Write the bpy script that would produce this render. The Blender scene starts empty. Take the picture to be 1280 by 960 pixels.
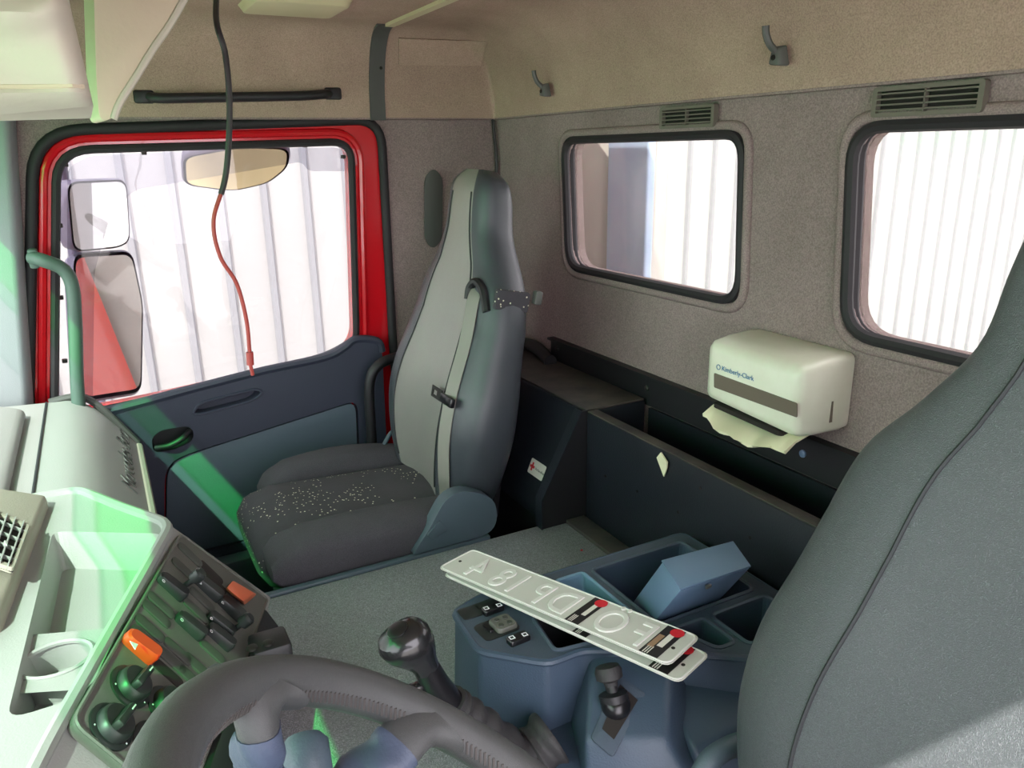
import bpy, bmesh, math, random
from mathutils import Vector as V, Matrix
from mathutils.geometry import tessellate_polygon
random.seed(4)
sc = bpy.context.scene
COL = sc.collection
R = math.radians
# ------------------------------------------------------------------ camera
# X = towards the rear of the cab, Y = towards the passenger side, Z = up, floor at 0
EYE = V((0, 0, 1.25)); FPX = 960.0
yaw, tilt, roll = R(27.9), R(17), R(-1.0)
FW = V((math.sin(yaw)*math.cos(tilt), math.cos(yaw)*math.cos(tilt), -math.sin(tilt)))
_r = V((math.cos(yaw), -math.sin(yaw), 0)); _u = _r.cross(FW)
RT = _r*math.cos(roll) + _u*math.sin(roll); UP = -_r*math.sin(roll) + _u*math.cos(roll)
cam_d = bpy.data.cameras.new('camera'); cam = bpy.data.objects.new('camera', cam_d); COL.objects.link(cam)
cam_d.sensor_fit = 'HORIZONTAL'; cam_d.sensor_width = 36; cam_d.lens = 36*FPX/1280; cam_d.clip_start = 0.02
M3 = Matrix((RT, UP, -FW)).transposed().to_4x4(); cam.matrix_world = Matrix.Translation(EYE) @ M3
sc.camera = cam
# ------------------------------------------------------------------ sky, sun, exposure
w = bpy.data.worlds.new('sky'); sc.world = w; w.use_nodes = True
bg = w.node_tree.nodes['Background']; bg.inputs[0].default_value = (.97, .92, 1, 1); bg.inputs[1].default_value = 4.0
sun_d = bpy.data.lights.new('sun', 'SUN'); sun = bpy.data.objects.new('sun', sun_d); COL.objects.link(sun)
sun_d.energy = 6.0; sun_d.angle = R(.6); sun_d.color = (1, .97, .92)
SUN = V((1, 1.2, -1.7)).normalized()
sun.rotation_euler = SUN.to_track_quat('-Z', 'Y').to_euler(); sun.location = (-3, -3, 6)
vs = sc.view_settings; vs.view_transform = 'Standard'; vs.look = 'None'; vs.gamma = 1; vs.use_curve_mapping = False
vs.exposure = 0.8

# ------------------------------------------------------------------ measuring helpers: a point of a known plane
def ray(px, py): return FW*FPX + RT*(px-640) + UP*(480-py)
def PX(px, py, X): v = ray(px, py); return EYE + v*((X-EYE.x)/v.x)
def PY(px, py, Y): v = ray(px, py); return EYE + v*((Y-EYE.y)/v.y)
def PZ(px, py, Z): v = ray(px, py); return EYE + v*((Z-EYE.z)/v.z)
def PPL(px, py, o, n): v = ray(px, py); return EYE + v*((o-EYE).dot(n)/v.dot(n))

# ------------------------------------------------------------------ materials
def lin(c): return tuple(((x/255)/12.92 if x/255 <= .04045 else ((x/255+.055)/1.055)**2.4) for x in c)
MATS = {}
def mat(name, rgb, rough=.6, bump=0, scale=200, var=0, vscale=6, metal=0, spec=.5, var_rgb=None, coat=0, kind='noise', sheen=0, grain=0):
    if name in MATS: return MATS[name]
    m = bpy.data.materials.new(name); m.use_nodes = True; nt = m.node_tree; N = nt.nodes; L = nt.links
    b = N['Principled BSDF']; c = lin(rgb)+(1,)
    b.inputs['Base Color'].default_value = c; b.inputs['Roughness'].default_value = rough; b.inputs['Metallic'].default_value = metal
    b.inputs['Specular IOR Level'].default_value = spec; b.inputs['Coat Weight'].default_value = coat
    if sheen: b.inputs['Sheen Weight'].default_value = sheen
    tc = N.new('ShaderNodeTexCoord')
    if var:
        n = N.new('ShaderNodeTexNoise'); n.inputs['Scale'].default_value = vscale; n.inputs['Detail'].default_value = 6; n.inputs['Roughness'].default_value = .65
        L.new(tc.outputs['Object'], n.inputs['Vector'])
        cr = N.new('ShaderNodeValToRGB'); cr.color_ramp.elements[0].position = .35; cr.color_ramp.elements[1].position = .68
        L.new(n.outputs['Fac'], cr.inputs['Fac'])
        mx = N.new('ShaderNodeMixRGB'); mx.inputs[1].default_value = c
        v2 = lin(var_rgb) if var_rgb else tuple(x*.55 for x in c[:3])
        mx.inputs[2].default_value = v2+(1,)
        mu = N.new('ShaderNodeMath'); mu.operation = 'MULTIPLY'; mu.inputs[1].default_value = var
        L.new(cr.outputs['Color'], mu.inputs[0]); L.new(mu.outputs[0], mx.inputs[0]); L.new(mx.outputs[0], b.inputs['Base Color'])
    if bump:
        if kind == 'leather':
            t = N.new('ShaderNodeTexVoronoi'); t.feature = 'DISTANCE_TO_EDGE'; t.inputs['Scale'].default_value = scale; o = t.outputs['Distance']
            nn = N.new('ShaderNodeTexNoise'); nn.inputs['Scale'].default_value = scale*.6
            L.new(tc.outputs['Object'], nn.inputs['Vector'])
            mv = N.new('ShaderNodeMixRGB'); mv.inputs[0].default_value = .02
            L.new(tc.outputs['Object'], mv.inputs[1]); L.new(nn.outputs['Color'], mv.inputs[2]); L.new(mv.outputs[0], t.inputs['Vector'])
        elif kind == 'weave':
            t = N.new('ShaderNodeTexWave'); t.inputs['Scale'].default_value = scale; t.inputs['Distortion'].default_value = 1.5; t.bands_direction = 'DIAGONAL'
            o = t.outputs['Fac']; L.new(tc.outputs['Object'], t.inputs['Vector'])
        else:
            t = N.new('ShaderNodeTexNoise'); t.inputs['Scale'].default_value = scale; t.inputs['Detail'].default_value = 3; o = t.outputs['Fac']
            L.new(tc.outputs['Object'], t.inputs['Vector'])
        if grain:
            rp = N.new('ShaderNodeMapRange')
            rp.inputs[1].default_value, rp.inputs[2].default_value = (0, .25) if kind == 'leather' else (.35, .65)
            rp.inputs[3].default_value = 1-grain; rp.inputs[4].default_value = 1
            L.new(o, rp.inputs[0]); bc_ = b.inputs['Base Color']
            mg = N.new('ShaderNodeMixRGB'); mg.blend_type = 'MULTIPLY'; mg.inputs[0].default_value = 1; mg.inputs[1].default_value = c
            if bc_.links: L.new(bc_.links[0].from_socket, mg.inputs[1])
            L.new(rp.outputs[0], mg.inputs[2]); L.new(mg.outputs[0], bc_)
        bp = N.new('ShaderNodeBump'); bp.inputs['Strength'].default_value = bump; bp.inputs['Distance'].default_value = .002
        L.new(o, bp.inputs['Height']); L.new(bp.outputs[0], b.inputs['Normal'])
    MATS[name] = m; return m
def speckle(name, base, spot, scale, thr, rough=.95):
    m = mat(name, base, rough, .35, 500, .5, 9); nt = m.node_tree; N = nt.nodes; L = nt.links; b = N['Principled BSDF']
    src = b.inputs['Base Color'].links[0].from_socket
    tc = N.new('ShaderNodeTexCoord'); t = N.new('ShaderNodeTexVoronoi'); t.inputs['Scale'].default_value = scale; L.new(tc.outputs['Object'], t.inputs['Vector'])
    n = N.new('ShaderNodeTexNoise'); n.inputs['Scale'].default_value = 9; L.new(tc.outputs['Object'], n.inputs['Vector'])
    a = N.new('ShaderNodeMath'); a.operation = 'LESS_THAN'; a.inputs[1].default_value = thr; L.new(t.outputs['Distance'], a.inputs[0])
    g = N.new('ShaderNodeMath'); g.operation = 'GREATER_THAN'; g.inputs[1].default_value = .47; L.new(n.outputs['Fac'], g.inputs[0])
    mm = N.new('ShaderNodeMath'); mm.operation = 'MULTIPLY'; L.new(a.outputs[0], mm.inputs[0]); L.new(g.outputs[0], mm.inputs[1])
    mx = N.new('ShaderNodeMixRGB'); mx.inputs[2].default_value = lin(spot)+(1,); L.new(src, mx.inputs[1]); L.new(mm.outputs[0], mx.inputs[0]); L.new(mx.outputs[0], b.inputs['Base Color'])
    return m
def glassmat(name, tint, gloss=.06, rough=.02, haze=None, hz=0):
    m = bpy.data.materials.new(name); m.use_nodes = True; nt = m.node_tree; N = nt.nodes; L = nt.links
    for n in list(N): N.remove(n)
    o = N.new('ShaderNodeOutputMaterial'); t = N.new('ShaderNodeBsdfTransparent'); t.inputs[0].default_value = tuple(tint)+(1,)
    g = N.new('ShaderNodeBsdfGlossy'); g.inputs['Roughness'].default_value = rough
    mx = N.new('ShaderNodeMixShader'); mx.inputs[0].default_value = gloss
    L.new(t.outputs[0], mx.inputs[1]); L.new(g.outputs[0], mx.inputs[2]); last = mx.outputs[0]
    if haze:
        d = N.new('ShaderNodeBsdfDiffuse'); d.inputs[0].default_value = lin(haze)+(1,)
        m2 = N.new('ShaderNodeMixShader'); m2.inputs[0].default_value = hz; L.new(last, m2.inputs[1]); L.new(d.outputs[0], m2.inputs[2]); last = m2.outputs[0]
    L.new(last, o.inputs[0]); MATS[name] = m; return m
mat('fabric_wall', (160, 141, 139), .95, .5, 420, .6, 3.2, var_rgb=(130, 114, 110), kind='noise', spec=.1, grain=.35)
mat('fabric_ceiling', (188, 162, 146), .95, .45, 420, .6, 3.0, var_rgb=(150, 126, 114), spec=.1, grain=.3)
mat('trim_grey', (74, 74, 72), .6, .15, 300)
mat('cream', (196, 184, 150), .5)
mat('red_paint', (196, 14, 26), .22, coat=.6)
mat('red_skin', (214, 44, 22), .3, coat=.5)
mat('rubber', (34, 30, 34), .7, .2, 200)
mat('black_plastic', (26, 25, 29), .5, .1, 400)
mat('gloss_black', (20, 20, 23), .28)
mat('door_dark', (52, 56, 72), .5, .25, 420)
mat('door_insert', (82, 96, 108), .6, .25, 420)
mat('dash', (148, 150, 146), .55, .2, 380)
mat('dash_face', (160, 160, 155), .55, .2, 380)
mat('dash_beige', (150, 143, 131), .6, .2, 380)
mat('panel_dark', (92, 92, 86), .5, .15, 500)
mat('switch_dark', (34, 38, 38), .4)
mat('switch_blank', (60, 62, 57), .5, .1, 500)
mat('orange', (226, 66, 24), .4)
mat('orange_cover', (196, 98, 66), .4)
mat('mat_grey', (158, 160, 165), .5, 1.0, 230, .4, 5, var_rgb=(138, 138, 142), kind='leather', grain=.55)
mat('floor_mat', (40, 44, 46), .9, .6, 200, .4, 8)
mat('console', (58, 73, 90), .45, .25, 420, .35, 7, var_rgb=(48, 60, 76))
mat('console_top', (66, 78, 92), .6, .25, 420, .4, 9, var_rgb=(52, 62, 74))
mat('console_light', (104, 136, 160), .5, .2, 420)
mat('bin_dark', (25, 29, 38), .45, .2, 300, .5, 14, var_rgb=(20, 22, 28))
mat('bin_inside', (26, 27, 31), .6, .2, 300)
mat('dusty', (46, 43, 44), .7, .2, 300, .8, 11, var_rgb=(82, 74, 66))
mat('leather', (92, 95, 98), .42, .5, 330, .35, 5, var_rgb=(82, 86, 92), kind='leather', spec=.5, grain=.35)
mat('leather_lit', (142, 138, 133), .33, .2, 380, .4, 4, var_rgb=(118, 115, 112), kind='leather', spec=.75, grain=.15)  # windscreen sheen on the backrest front put into a lighter leather colour
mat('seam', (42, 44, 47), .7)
mat('leather_shaded', (64, 68, 75), .36, .2, 380, .4, 4, var_rgb=(54, 58, 64), kind='leather', spec=.6, grain=.15)  # darker copy of the leather, shade of the backrest sides painted in
mat('cushion_side', (76, 73, 80), .95, .5, 600, .35, 12, grain=.3)
speckle('cushion_speckle', (66, 63, 69), (200, 196, 172), 105, .2)
mat('seat_plastic', (72, 86, 96), .5, .2, 400)
mat('belt', (128, 125, 118), .6, .2, 600)
mat('metal', (150, 150, 150), .35, metal=1)
mat('dark_metal', (60, 58, 56), .5, metal=.7)
mat('steel_blue', (96, 120, 148), .45, .05, 60, .3, 8, var_rgb=(112, 132, 158))
mat('white_plastic', (226, 224, 208), .35, var=.45, vscale=7, var_rgb=(200, 194, 172))
mat('smoke_slot', (112, 100, 90), .25)
mat('paper', (228, 220, 190), .85)
mat('plate', (196, 194, 188), .5, .05, 80)
mat('plate_edge', (214, 212, 208), .4)
mat('print_black', (22, 20, 20), .5)
mat('print_white', (216, 212, 204), .5)
mat('print_red', (206, 30, 44), .5)
mat('print_blue', (40, 48, 130), .5)
mat('print_brown', (150, 118, 92), .5)
mat('logo_blue', (36, 110, 160), .5)
mat('visor', (206, 192, 168), .75, .2, 120, .3, 5, var_rgb=(190, 174, 148))
mat('visor_white', (198, 190, 175), .7, .15, 120)
mat('vent_grey', (104, 98, 88), .6)
mat('vent_hole', (36, 30, 28), .9)
mat('hook', (84, 84, 82), .5)
mat('cable', (44, 40, 42), .5)
mat('cable_red', (150, 52, 46), .5)
mat('wheel', (72, 74, 74), .40, .3, 500, .4, 10, var_rgb=(86, 86, 85), kind='leather', grain=.2)
mat('wheel_stitch', (74, 70, 68), .8)
mat('hub_blue', (72, 82, 102), .45, .2, 400)
mat('knob_black', (26, 26, 28), .25, coat=.3)
mat('boot', (44, 43, 44), .65, .3, 300)
mat('pillar', (140, 146, 148), .6, .2, 400)
mat('handle_green', (74, 96, 86), .5, .2, 400)
mat('siding', (166, 166, 164), .8)
mat('siding_rib', (142, 143, 146), .8)
mat('ground', (176, 174, 168), .9, .4, 30, .5, 3)
mat('stack', (186, 180, 172), .6, .1, 40, .7, 3, var_rgb=(160, 156, 150))
mat('stack_blue', (158, 178, 206), .6, .1, 40, .7, 5, var_rgb=(186, 200, 220))
mat('mirror_back', (96, 92, 110), .4)
mat('mirror_cover', (120, 112, 128), .4)
mat('mirror', (235, 235, 235), .02, metal=1)
mat('mirror_ground_tint', (244, 226, 178), .12, metal=1)  # yellow of the reflected ground put into the mirror colour
mat('led', (230, 230, 235), .5)
glassmat('glass', (.70, .70, .70), .03)
glassmat('glass_dusty', (.74, .74, .72), .04, haze=(220, 214, 200), hz=.06)
glassmat('windscreen', (.88, .92, .90), .05)
glassmat('shade_fade', (.80, .90, .85), .05)
glassmat('shade_middle', (.56, .90, .68), .05)
glassmat('shade_band', (.24, .95, .42), .05)
glassmat('deflector', (.82, .82, .85), .02)

# ------------------------------------------------------------------ mesh helpers
WL = {}
def link(name, verts, faces, m, parent=None, smooth=False, auto=None, kind=None):
    verts = [V(p) for p in verts]
    if parent is not None: o0 = WL[parent.name]
    else:
        xs = [p.x for p in verts]; ys = [p.y for p in verts]; zs = [p.z for p in verts]
        o0 = V(((min(xs)+max(xs))/2, (min(ys)+max(ys))/2, min(zs)))
    me = bpy.data.meshes.new(name); me.from_pydata([p-o0 for p in verts], [], faces); me.validate()
    bm = bmesh.new(); bm.from_mesh(me); bmesh.ops.remove_doubles(bm, verts=bm.verts, dist=1e-5); bmesh.ops.recalc_face_normals(bm, faces=bm.faces); bm.to_mesh(me); bm.free()
    ms = m if isinstance(m, (list, tuple)) else [m]
    for q in ms: me.materials.append(MATS[q])
    if smooth:
        for p in me.polygons: p.use_smooth = True
        if auto: me.set_sharp_from_angle(angle=R(auto))
    ob = bpy.data.objects.new(name, me); COL.objects.link(ob); WL[ob.name] = o0
    if parent is not None: ob.parent = parent
    else: ob.location = o0
    if kind: ob['kind'] = kind
    return ob
def tag(o, label, cat, group=None):
    o['label'] = label; o['category'] = cat
    if group: o['group'] = group
    return o
def struct(o, label=None, cat=None):
    o['kind'] = 'structure'
    if label: o['label'] = label
    if cat: o['category'] = cat
    return o
def empty(name, loc, label=None, cat=None, group=None):
    o = bpy.data.objects.new(name, None); COL.objects.link(o); o.location = loc; WL[o.name] = V(loc)
    o.empty_display_size = .05
    if label: tag(o, label, cat, group)
    return o
def bevelled(verts, faces, r, seg=2, ang=25):
    bm = bmesh.new(); vs_ = [bm.verts.new(p) for p in verts]
    for f in faces:
        try: bm.faces.new([vs_[i] for i in f])
        except ValueError: pass
    bmesh.ops.recalc_face_normals(bm, faces=bm.faces)
    ed = [e for e in bm.edges if len(e.link_faces) == 2 and e.calc_face_angle(0) > R(ang)]
    if r > 0: bmesh.ops.bevel(bm, geom=ed, offset=r, segments=seg, profile=.5, affect='EDGES', clamp_overlap=True)
    bm.verts.index_update()
    return [v.co.copy() for v in bm.verts], [[v.index for v in f.verts] for f in bm.faces]
def part(name, vf, m, parent=None, r=0, seg=2, smooth=True, auto=40, kind=None):
    v, f = vf
    if r: v, f = bevelled(v, f, r, seg)
    return link(name, v, f, m, parent, smooth, auto, kind)
def box(c, s, ax=None):
    c = V(c); a, b, d = ax if ax else (V((1, 0, 0)), V((0, 1, 0)), V((0, 0, 1)))
    P = [c + a*(s[0]/2*i) + b*(s[1]/2*j) + d*(s[2]/2*k) for i in (-1, 1) for j in (-1, 1) for k in (-1, 1)]
    return P, [(0, 1, 3, 2), (4, 6, 7, 5), (0, 4, 5, 1), (2, 3, 7, 6), (0, 2, 6, 4), (1, 5, 7, 3)]
def prism(poly, d):
    n = len(poly); poly = [V(p) for p in poly]; d = V(d)
    return poly + [p+d for p in poly], [list(range(n)), list(range(2*n-1, n-1, -1))] + [(i, (i+1) % n, n+(i+1) % n, n+i) for i in range(n)]
def hexa(a, b):   # two matching quads / polygons
    n = len(a)
    return [V(p) for p in a]+[V(p) for p in b], [list(range(n)), list(range(2*n-1, n-1, -1))]+[(i, (i+1) % n, n+(i+1) % n, n+i) for i in range(n)]
def loft(rings, cap=True, loop=False):
    n = len(rings[0]); v = [p for r_ in rings for p in r_]; f = []
    for k in range(len(rings)-(0 if loop else 1)):
        k2 = (k+1) % len(rings)
        for i in range(n): f.append((k*n+i, k*n+(i+1) % n, k2*n+(i+1) % n, k2*n+i))
    if cap and not loop: f += [list(range(n)), list(range((len(rings)-1)*n, len(rings)*n))]
    return v, f
def sring(c, a, b, ra, rb, e=2, n=24):
    c = V(c); a = V(a); b = V(b); o = []
    for i in range(n):
        t = 2*math.pi*i/n; ct, st = math.cos(t), math.sin(t)
        o.append(c + a*(ra*math.copysign(abs(ct)**(2/e), ct)) + b*(rb*math.copysign(abs(st)**(2/e), st)))
    return o
def spline(pts, n=8):
    pts = [V(p) for p in pts]; o = []
    for i in range(len(pts)-1):
        p0 = pts[max(i-1, 0)]; p1 = pts[i]; p2 = pts[i+1]; p3 = pts[min(i+2, len(pts)-1)]
        for k in range(n):
            t = k/n
            o.append(.5*((2*p1)+(p2-p0)*t+(2*p0-5*p1+4*p2-p3)*t*t+(3*p1-p0-3*p2+p3)*t**3))
    return o+[pts[-1]]
def tube(path, r, n=10, loop=False, flat=1, upv=None):
    path = [V(p) for p in path]; rings = []; N_ = None
    for i, p in enumerate(path):
        if loop: t = path[(i+1) % len(path)]-path[i-1]
        else: t = path[min(i+1, len(path)-1)]-path[max(i-1, 0)]
        t.normalize()
        if upv is not None: N_ = V(upv) - t*V(upv).dot(t)
        elif N_ is None:
            q = V((0, 0, 1)) if abs(t.z) < .9 else V((1, 0, 0)); N_ = q - t*q.dot(t)
        else: N_ = N_ - t*N_.dot(t)
        N_.normalize(); B = t.cross(N_)
        rr = r(i/(len(path)-1)) if callable(r) else r
        rings.append([p + N_*(rr*flat*math.cos(2*math.pi*k/n)) + B*(rr*math.sin(2*math.pi*k/n)) for k in range(n)])
    return loft(rings, True, loop)
def ribbon(path, wdir, wd, th):
    rings = []
    path = [V(p) for p in path]
    for i, p in enumerate(path):
        t = (path[min(i+1, len(path)-1)]-path[max(i-1, 0)]).normalized(); a = V(wdir); a = (a-t*a.dot(t)).normalized(); b = t.cross(a)
        rings.append([p+a*wd/2+b*th/2, p-a*wd/2+b*th/2, p-a*wd/2-b*th/2, p+a*wd/2-b*th/2])
    return loft(rings)
def rpoly(pts, r, n=5):
    pts = [V(p) for p in pts]; o = []; N_ = len(pts)
    for i, p in enumerate(pts):
        a = pts[i-1]; b = pts[(i+1) % N_]; rr = r[i] if isinstance(r, (list, tuple)) else r
        if rr <= 0: o.append(p); continue
        da = (a-p); db = (b-p); la = min(rr, da.length*.48); lb = min(rr, db.length*.48)
        A = p+da.normalized()*la; B = p+db.normalized()*lb
        for k in range(n+1):
            t = k/n; o.append(A*(1-t)**2 + p*(2*t*(1-t)) + B*t*t)
    return o
def sheet(outer, holes=()):
    loops = [[V(p) for p in outer]]+[[V(p) for p in h] for h in holes]
    v = [p for l in loops for p in l]
    return v, [tuple(t) for t in tessellate_polygon(loops)]
def slab(outer, holes, d):
    """flat sheet with holes and thickness d (vector)"""
    v, f = sheet(outer, holes); n = len(v); d = V(d)
    V2 = v+[p+d for p in v]; F2 = list(f)+[tuple(n+i for i in reversed(t)) for t in f]; k = 0
    for l in [outer]+list(holes):
        m = len(l)
        for i in range(m): F2.append((k+i, k+(i+1) % m, n+k+(i+1) % m, n+k+i))
        k += m
    return V2, F2
def recess(loop, d, inset=.9):
    """open pocket below a hole: walls and floor"""
    loop = [V(p) for p in loop]; c = sum(loop, V())/len(loop); d = V(d); n = len(loop)
    low = [c+(p-c)*inset+d for p in loop]
    return loop+low, [(i, (i+1) % n, n+(i+1) % n, n+i) for i in range(n)]+[list(range(n, 2*n))]
def join(*vfs):
    v = []; f = []
    for a, b in vfs:
        k = len(v); v += list(a); f += [[i+k for i in q] for q in b]
    return v, f
def lathe(c, axis, prof, n=24, ref=None):
    axis = V(axis).normalized(); q = V(ref) if ref else (V((1, 0, 0)) if abs(axis.x) < .9 else V((0, 1, 0)))
    a = (q-axis*q.dot(axis)).normalized(); b = axis.cross(a)
    return loft([sring(V(c)+axis*h, a, b, max(r_, 1e-4), max(r_, 1e-4), 2, n) for r_, h in prof])
def text(name, s, size, o, xd, yd, m, parent, ext=.0004, mirror=False, bev=0, off=0, align='LEFT', xs=1):
    cu = bpy.data.curves.new('t', 'FONT'); cu.body = s; cu.size = size; cu.extrude = ext; cu.bevel_depth = bev; cu.offset = off; cu.align_x = align; cu.resolution_u = 4
    t = bpy.data.objects.new('t', cu); COL.objects.link(t)
    dg = bpy.context.evaluated_depsgraph_get(); me = t.evaluated_get(dg).to_mesh()
    xd = V(xd).normalized(); yd = V(yd); yd = (yd-xd*yd.dot(xd)).normalized(); zd = xd.cross(yd)
    if mirror: zd = -zd
    vs_ = [V(o)+xd*p.co.x*xs+yd*p.co.y+zd*p.co.z for p in me.vertices]; fs = [list(p.vertices) for p in me.polygons]
    t.evaluated_get(dg).to_mesh_clear(); bpy.data.objects.remove(t); bpy.data.curves.remove(cu)
    return link(name, vs_, fs, m, parent)
def copy_tree(o, dloc, parent=None):
    c = o.copy(); COL.objects.link(c); c.parent = parent
    if parent is None: c.location = o.location+V(dloc)
    for ch in list(o.children): copy_tree(ch, dloc, c)
    return c

# ================================================================== THE CAB SHELL
XR, YP, YD = 1.08, 2.125, -.22
XF = -.5
ZS = 1.335          # seam between wall trim and headliner
ZC = 1.555          # ceiling
ZT = .428           # engine tunnel
struct(part('floor', box((.25, .95, -.03), (1.9, 2.6, .06)), 'floor_mat'), 'dark grey rubber footwell floor of the cab')

# rear wall with two windows
def YZ(px, py): return PX(px, py, XR)
w1 = rpoly([YZ(706, 176), YZ(929, 168), YZ(924, 378), YZ(712, 333)], [.05, .05, .06, .06], 6)
w2q = [YZ(1068, 160), None, None, YZ(1058, 416)]
w2q[1] = V((XR, w2q[0].y-.52, w2q[0].z)); w2q[2] = V((XR, w2q[0].y-.53, w2q[3].z))
w2 = rpoly(w2q, [.06, .05, .06, .06], 6)
wall = [(XR, YD, 0), (XR, YP+.03, 0), (XR, YP+.03, ZS+.1), (XR, YD, ZS+.1)]
wr = struct(part('wall_rear', slab(wall, [w1, w2], (.05, 0, 0)), 'fabric_wall', smooth=False), 'grey fabric covered rear wall of the cab')
def scaled(loop, k, dx=0):
    c = sum(loop, V())/len(loop); o = []
    for p in loop:
        d = p-c; o.append(V((p.x+dx, c.y+d.y+math.copysign(k, d.y)*min(1, abs(d.y)/.05), c.z+d.z+math.copysign(k, d.z)*min(1, abs(d.z)/.05))))
    return o
for i, (lp, lab) in enumerate(((w1, 'rear cab window behind the passenger seat with rounded corners'), (w2, 'rear cab window beside the driver seat with rounded corners'))):
    e = struct(empty('window_%d' % (i+1), (XR, sum(p.y for p in lp)/len(lp), min(p.z for p in lp))), lab)
    part('fabric_rim', tube(scaled(lp, .017), .010, 10, True), 'fabric_wall', e)
    part('rubber_seal', tube(scaled(lp, .002), .0105, 8, True), 'rubber', e)
    part('rubber_seal', tube(scaled(lp, -.006, .02), .010, 8, True), 'rubber', e)
    part('pane', slab(scaled(lp, .0, .028), (), (.004, 0, 0)), 'glass_dusty', e, smooth=False)

# headliner: coved ceiling from the seam up
def ceil_z(x, y):
    def prof(d, w_): t = max(0., min(1., d/w_)); return (1-(1-t)**2.6)**(1/2.0)
    h = ZC-ZS
    return ZS+h*min(prof(XR-.012-x, .20), prof(YP-.03-y, .12))
xs = [-.34+(XR-.012+.34)*(1-(1-i/40)**1.8) for i in range(41)]
ys = [YD+(YP-.03-YD)*(.5-.5*math.cos(math.pi*j/60)) for j in range(61)]
cv = [V((x, y, ceil_z(x, y))) for x in xs for y in ys]
cf = [(i*61+j, (i+1)*61+j, (i+1)*61+j+1, i*61+j+1) for i in range(40) for j in range(60)]
ce = struct(link('ceiling', cv, cf, 'fabric_ceiling', None, True), 'beige brown fabric headliner with coved edges')
struct(part('trim_1', join(box((XR-.006, (YP+YD)/2, ZS), (.014, YP-YD-.02, .006)), box(((XR-.34)/2, YP-.018, ZS), (XR+.30, .026, .006))), 'fabric_wall', r=.003), 'thin ledge where the headliner meets the wall trim')
# roof skin that closes the cab
struct(part('wall_roof', box((.37, .975, ZC+.06), (1.6, 2.43, .05)), 'red_skin'), 'painted outer roof skin above the headliner')

# passenger side wall with the door opening (XZ polygons on Y = YP)
def XZ(px, py, Y=YP): return PY(px, py, Y)
door_o = rpoly([XZ(44, 166), XZ(474, 151), XZ(490, 440), V((.73, YP, .10)), V((-.26, YP, .10)), XZ(38, 500)], [.10, .07, .04, .05, .05, .02], 7)
side = [V((-.42, YP, 0)), V((XR+.05, YP, 0)), V((XR+.05, YP, ZS+.12)), V((-.42, YP, ZS+.12))]
struct(part('wall_right', slab(side, [door_o], (0, .045, 0)), 'fabric_wall', smooth=False), 'grey fabric trim around the passenger door')

# passenger door
d1 = struct(empty('door_1', (.28, YP+.03, .10)), 'passenger door with red painted frame and dark blue grey lower trim')
def inset2(loop, k, Y):
    c = sum(loop, V())/len(loop); n = len(loop); o = []
    for i in range(n):
        a = loop[i-1]; b = loop[(i+1) % n]; t = (b-a); t.normalize(); nn = V((t.z, 0, -t.x))
        if nn.dot(c-loop[i]) < 0: nn = -nn
        p = loop[i]+nn*k; o.append(V((p.x, Y, p.z)))
    return o
glass_o = rpoly([XZ(73, 190), XZ(438, 179), XZ(445, 432), XZ(412, 449), XZ(330, 466), XZ(240, 488), XZ(130, 511), XZ(70, 520)], [.07, .05, .05, .03, .1, .1, .05, .01], 6)
part('red_frame', slab(inset2(door_o, .002, YP+.006), [[V((p.x, YP+.006, p.z)) for p in glass_o]], (0, .05, 0)), 'red_paint', d1, smooth=False)
part('door_seal', tube(inset2(door_o, -.004, YP-.001), .013, 10, True), 'rubber', d1)
part('glass_seal', tube(inset2(glass_o, -.004, YP+.006), .010, 8, True), 'rubber', d1)
part('red_frame_roll', tube(inset2(glass_o, -.030, YP+.006), .010, 8, True), 'red_paint', d1)
part('pane', slab(inset2(glass_o, -.004, YP+.04), (), (0, .004, 0)), 'glass', d1, smooth=False)
for q in ((80, 205), (178, 190), (379, 181), (427, 195), (73, 281), (74, 371), (79, 450)):
    part('deflector_clip', box(XZ(q[0]+2, q[1]+1, YP+.035), (.012, .012, .010)), 'dark_metal', d1, r=.002)
dfl = [XZ(84, 210, YP+.106), XZ(110, 195, YP+.106), XZ(300, 186, YP+.106), XZ(425, 184, YP+.106), XZ(437, 200, YP+.106), XZ(437, 214, YP+.106), XZ(385, 214, YP+.106), XZ(378, 202, YP+.106), XZ(260, 222, YP+.106), XZ(170, 237, YP+.106), XZ(140, 262, YP+.106), XZ(118, 340, YP+.106), XZ(116, 505, YP+.106), XZ(92, 505, YP+.106), XZ(84, 360, YP+.106)]
part('wind_deflector', slab(rpoly(dfl, .02, 4), (), (0, .003, 0)), 'deflector', d1, smooth=False)
YI = YP-.032        # inner face of the door trim
top_edge = [XZ(60, 545, YI), XZ(110, 518, YI), XZ(150, 511, YI), XZ(240, 487, YI), XZ(330, 464, YI), XZ(405, 448, YI), XZ(430, 436, YI), XZ(445, 425, YI), XZ(472, 427, YI), XZ(478, 440, YI)]
pan = rpoly(top_edge+[V((top_edge[-1].x-.012, YI, .14)), V((top_edge[0].x-.02, YI, .14))], [.01, .02, .1, .1, .1, .05, .04, .03, .02, .02, .03, .03], 4)
scoop = rpoly([XZ(240, 517, YI), XZ(250, 503, YI), XZ(318, 486, YI), XZ(330, 489, YI), XZ(318, 500, YI), XZ(250, 518, YI)], .02, 4)
hand = rpoly([XZ(189, 548, YI), XZ(200, 538, YI), XZ(235, 532, YI), XZ(243, 540, YI), XZ(240, 552, YI), XZ(215, 563, YI), XZ(192, 566, YI)], .015, 4)
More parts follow.
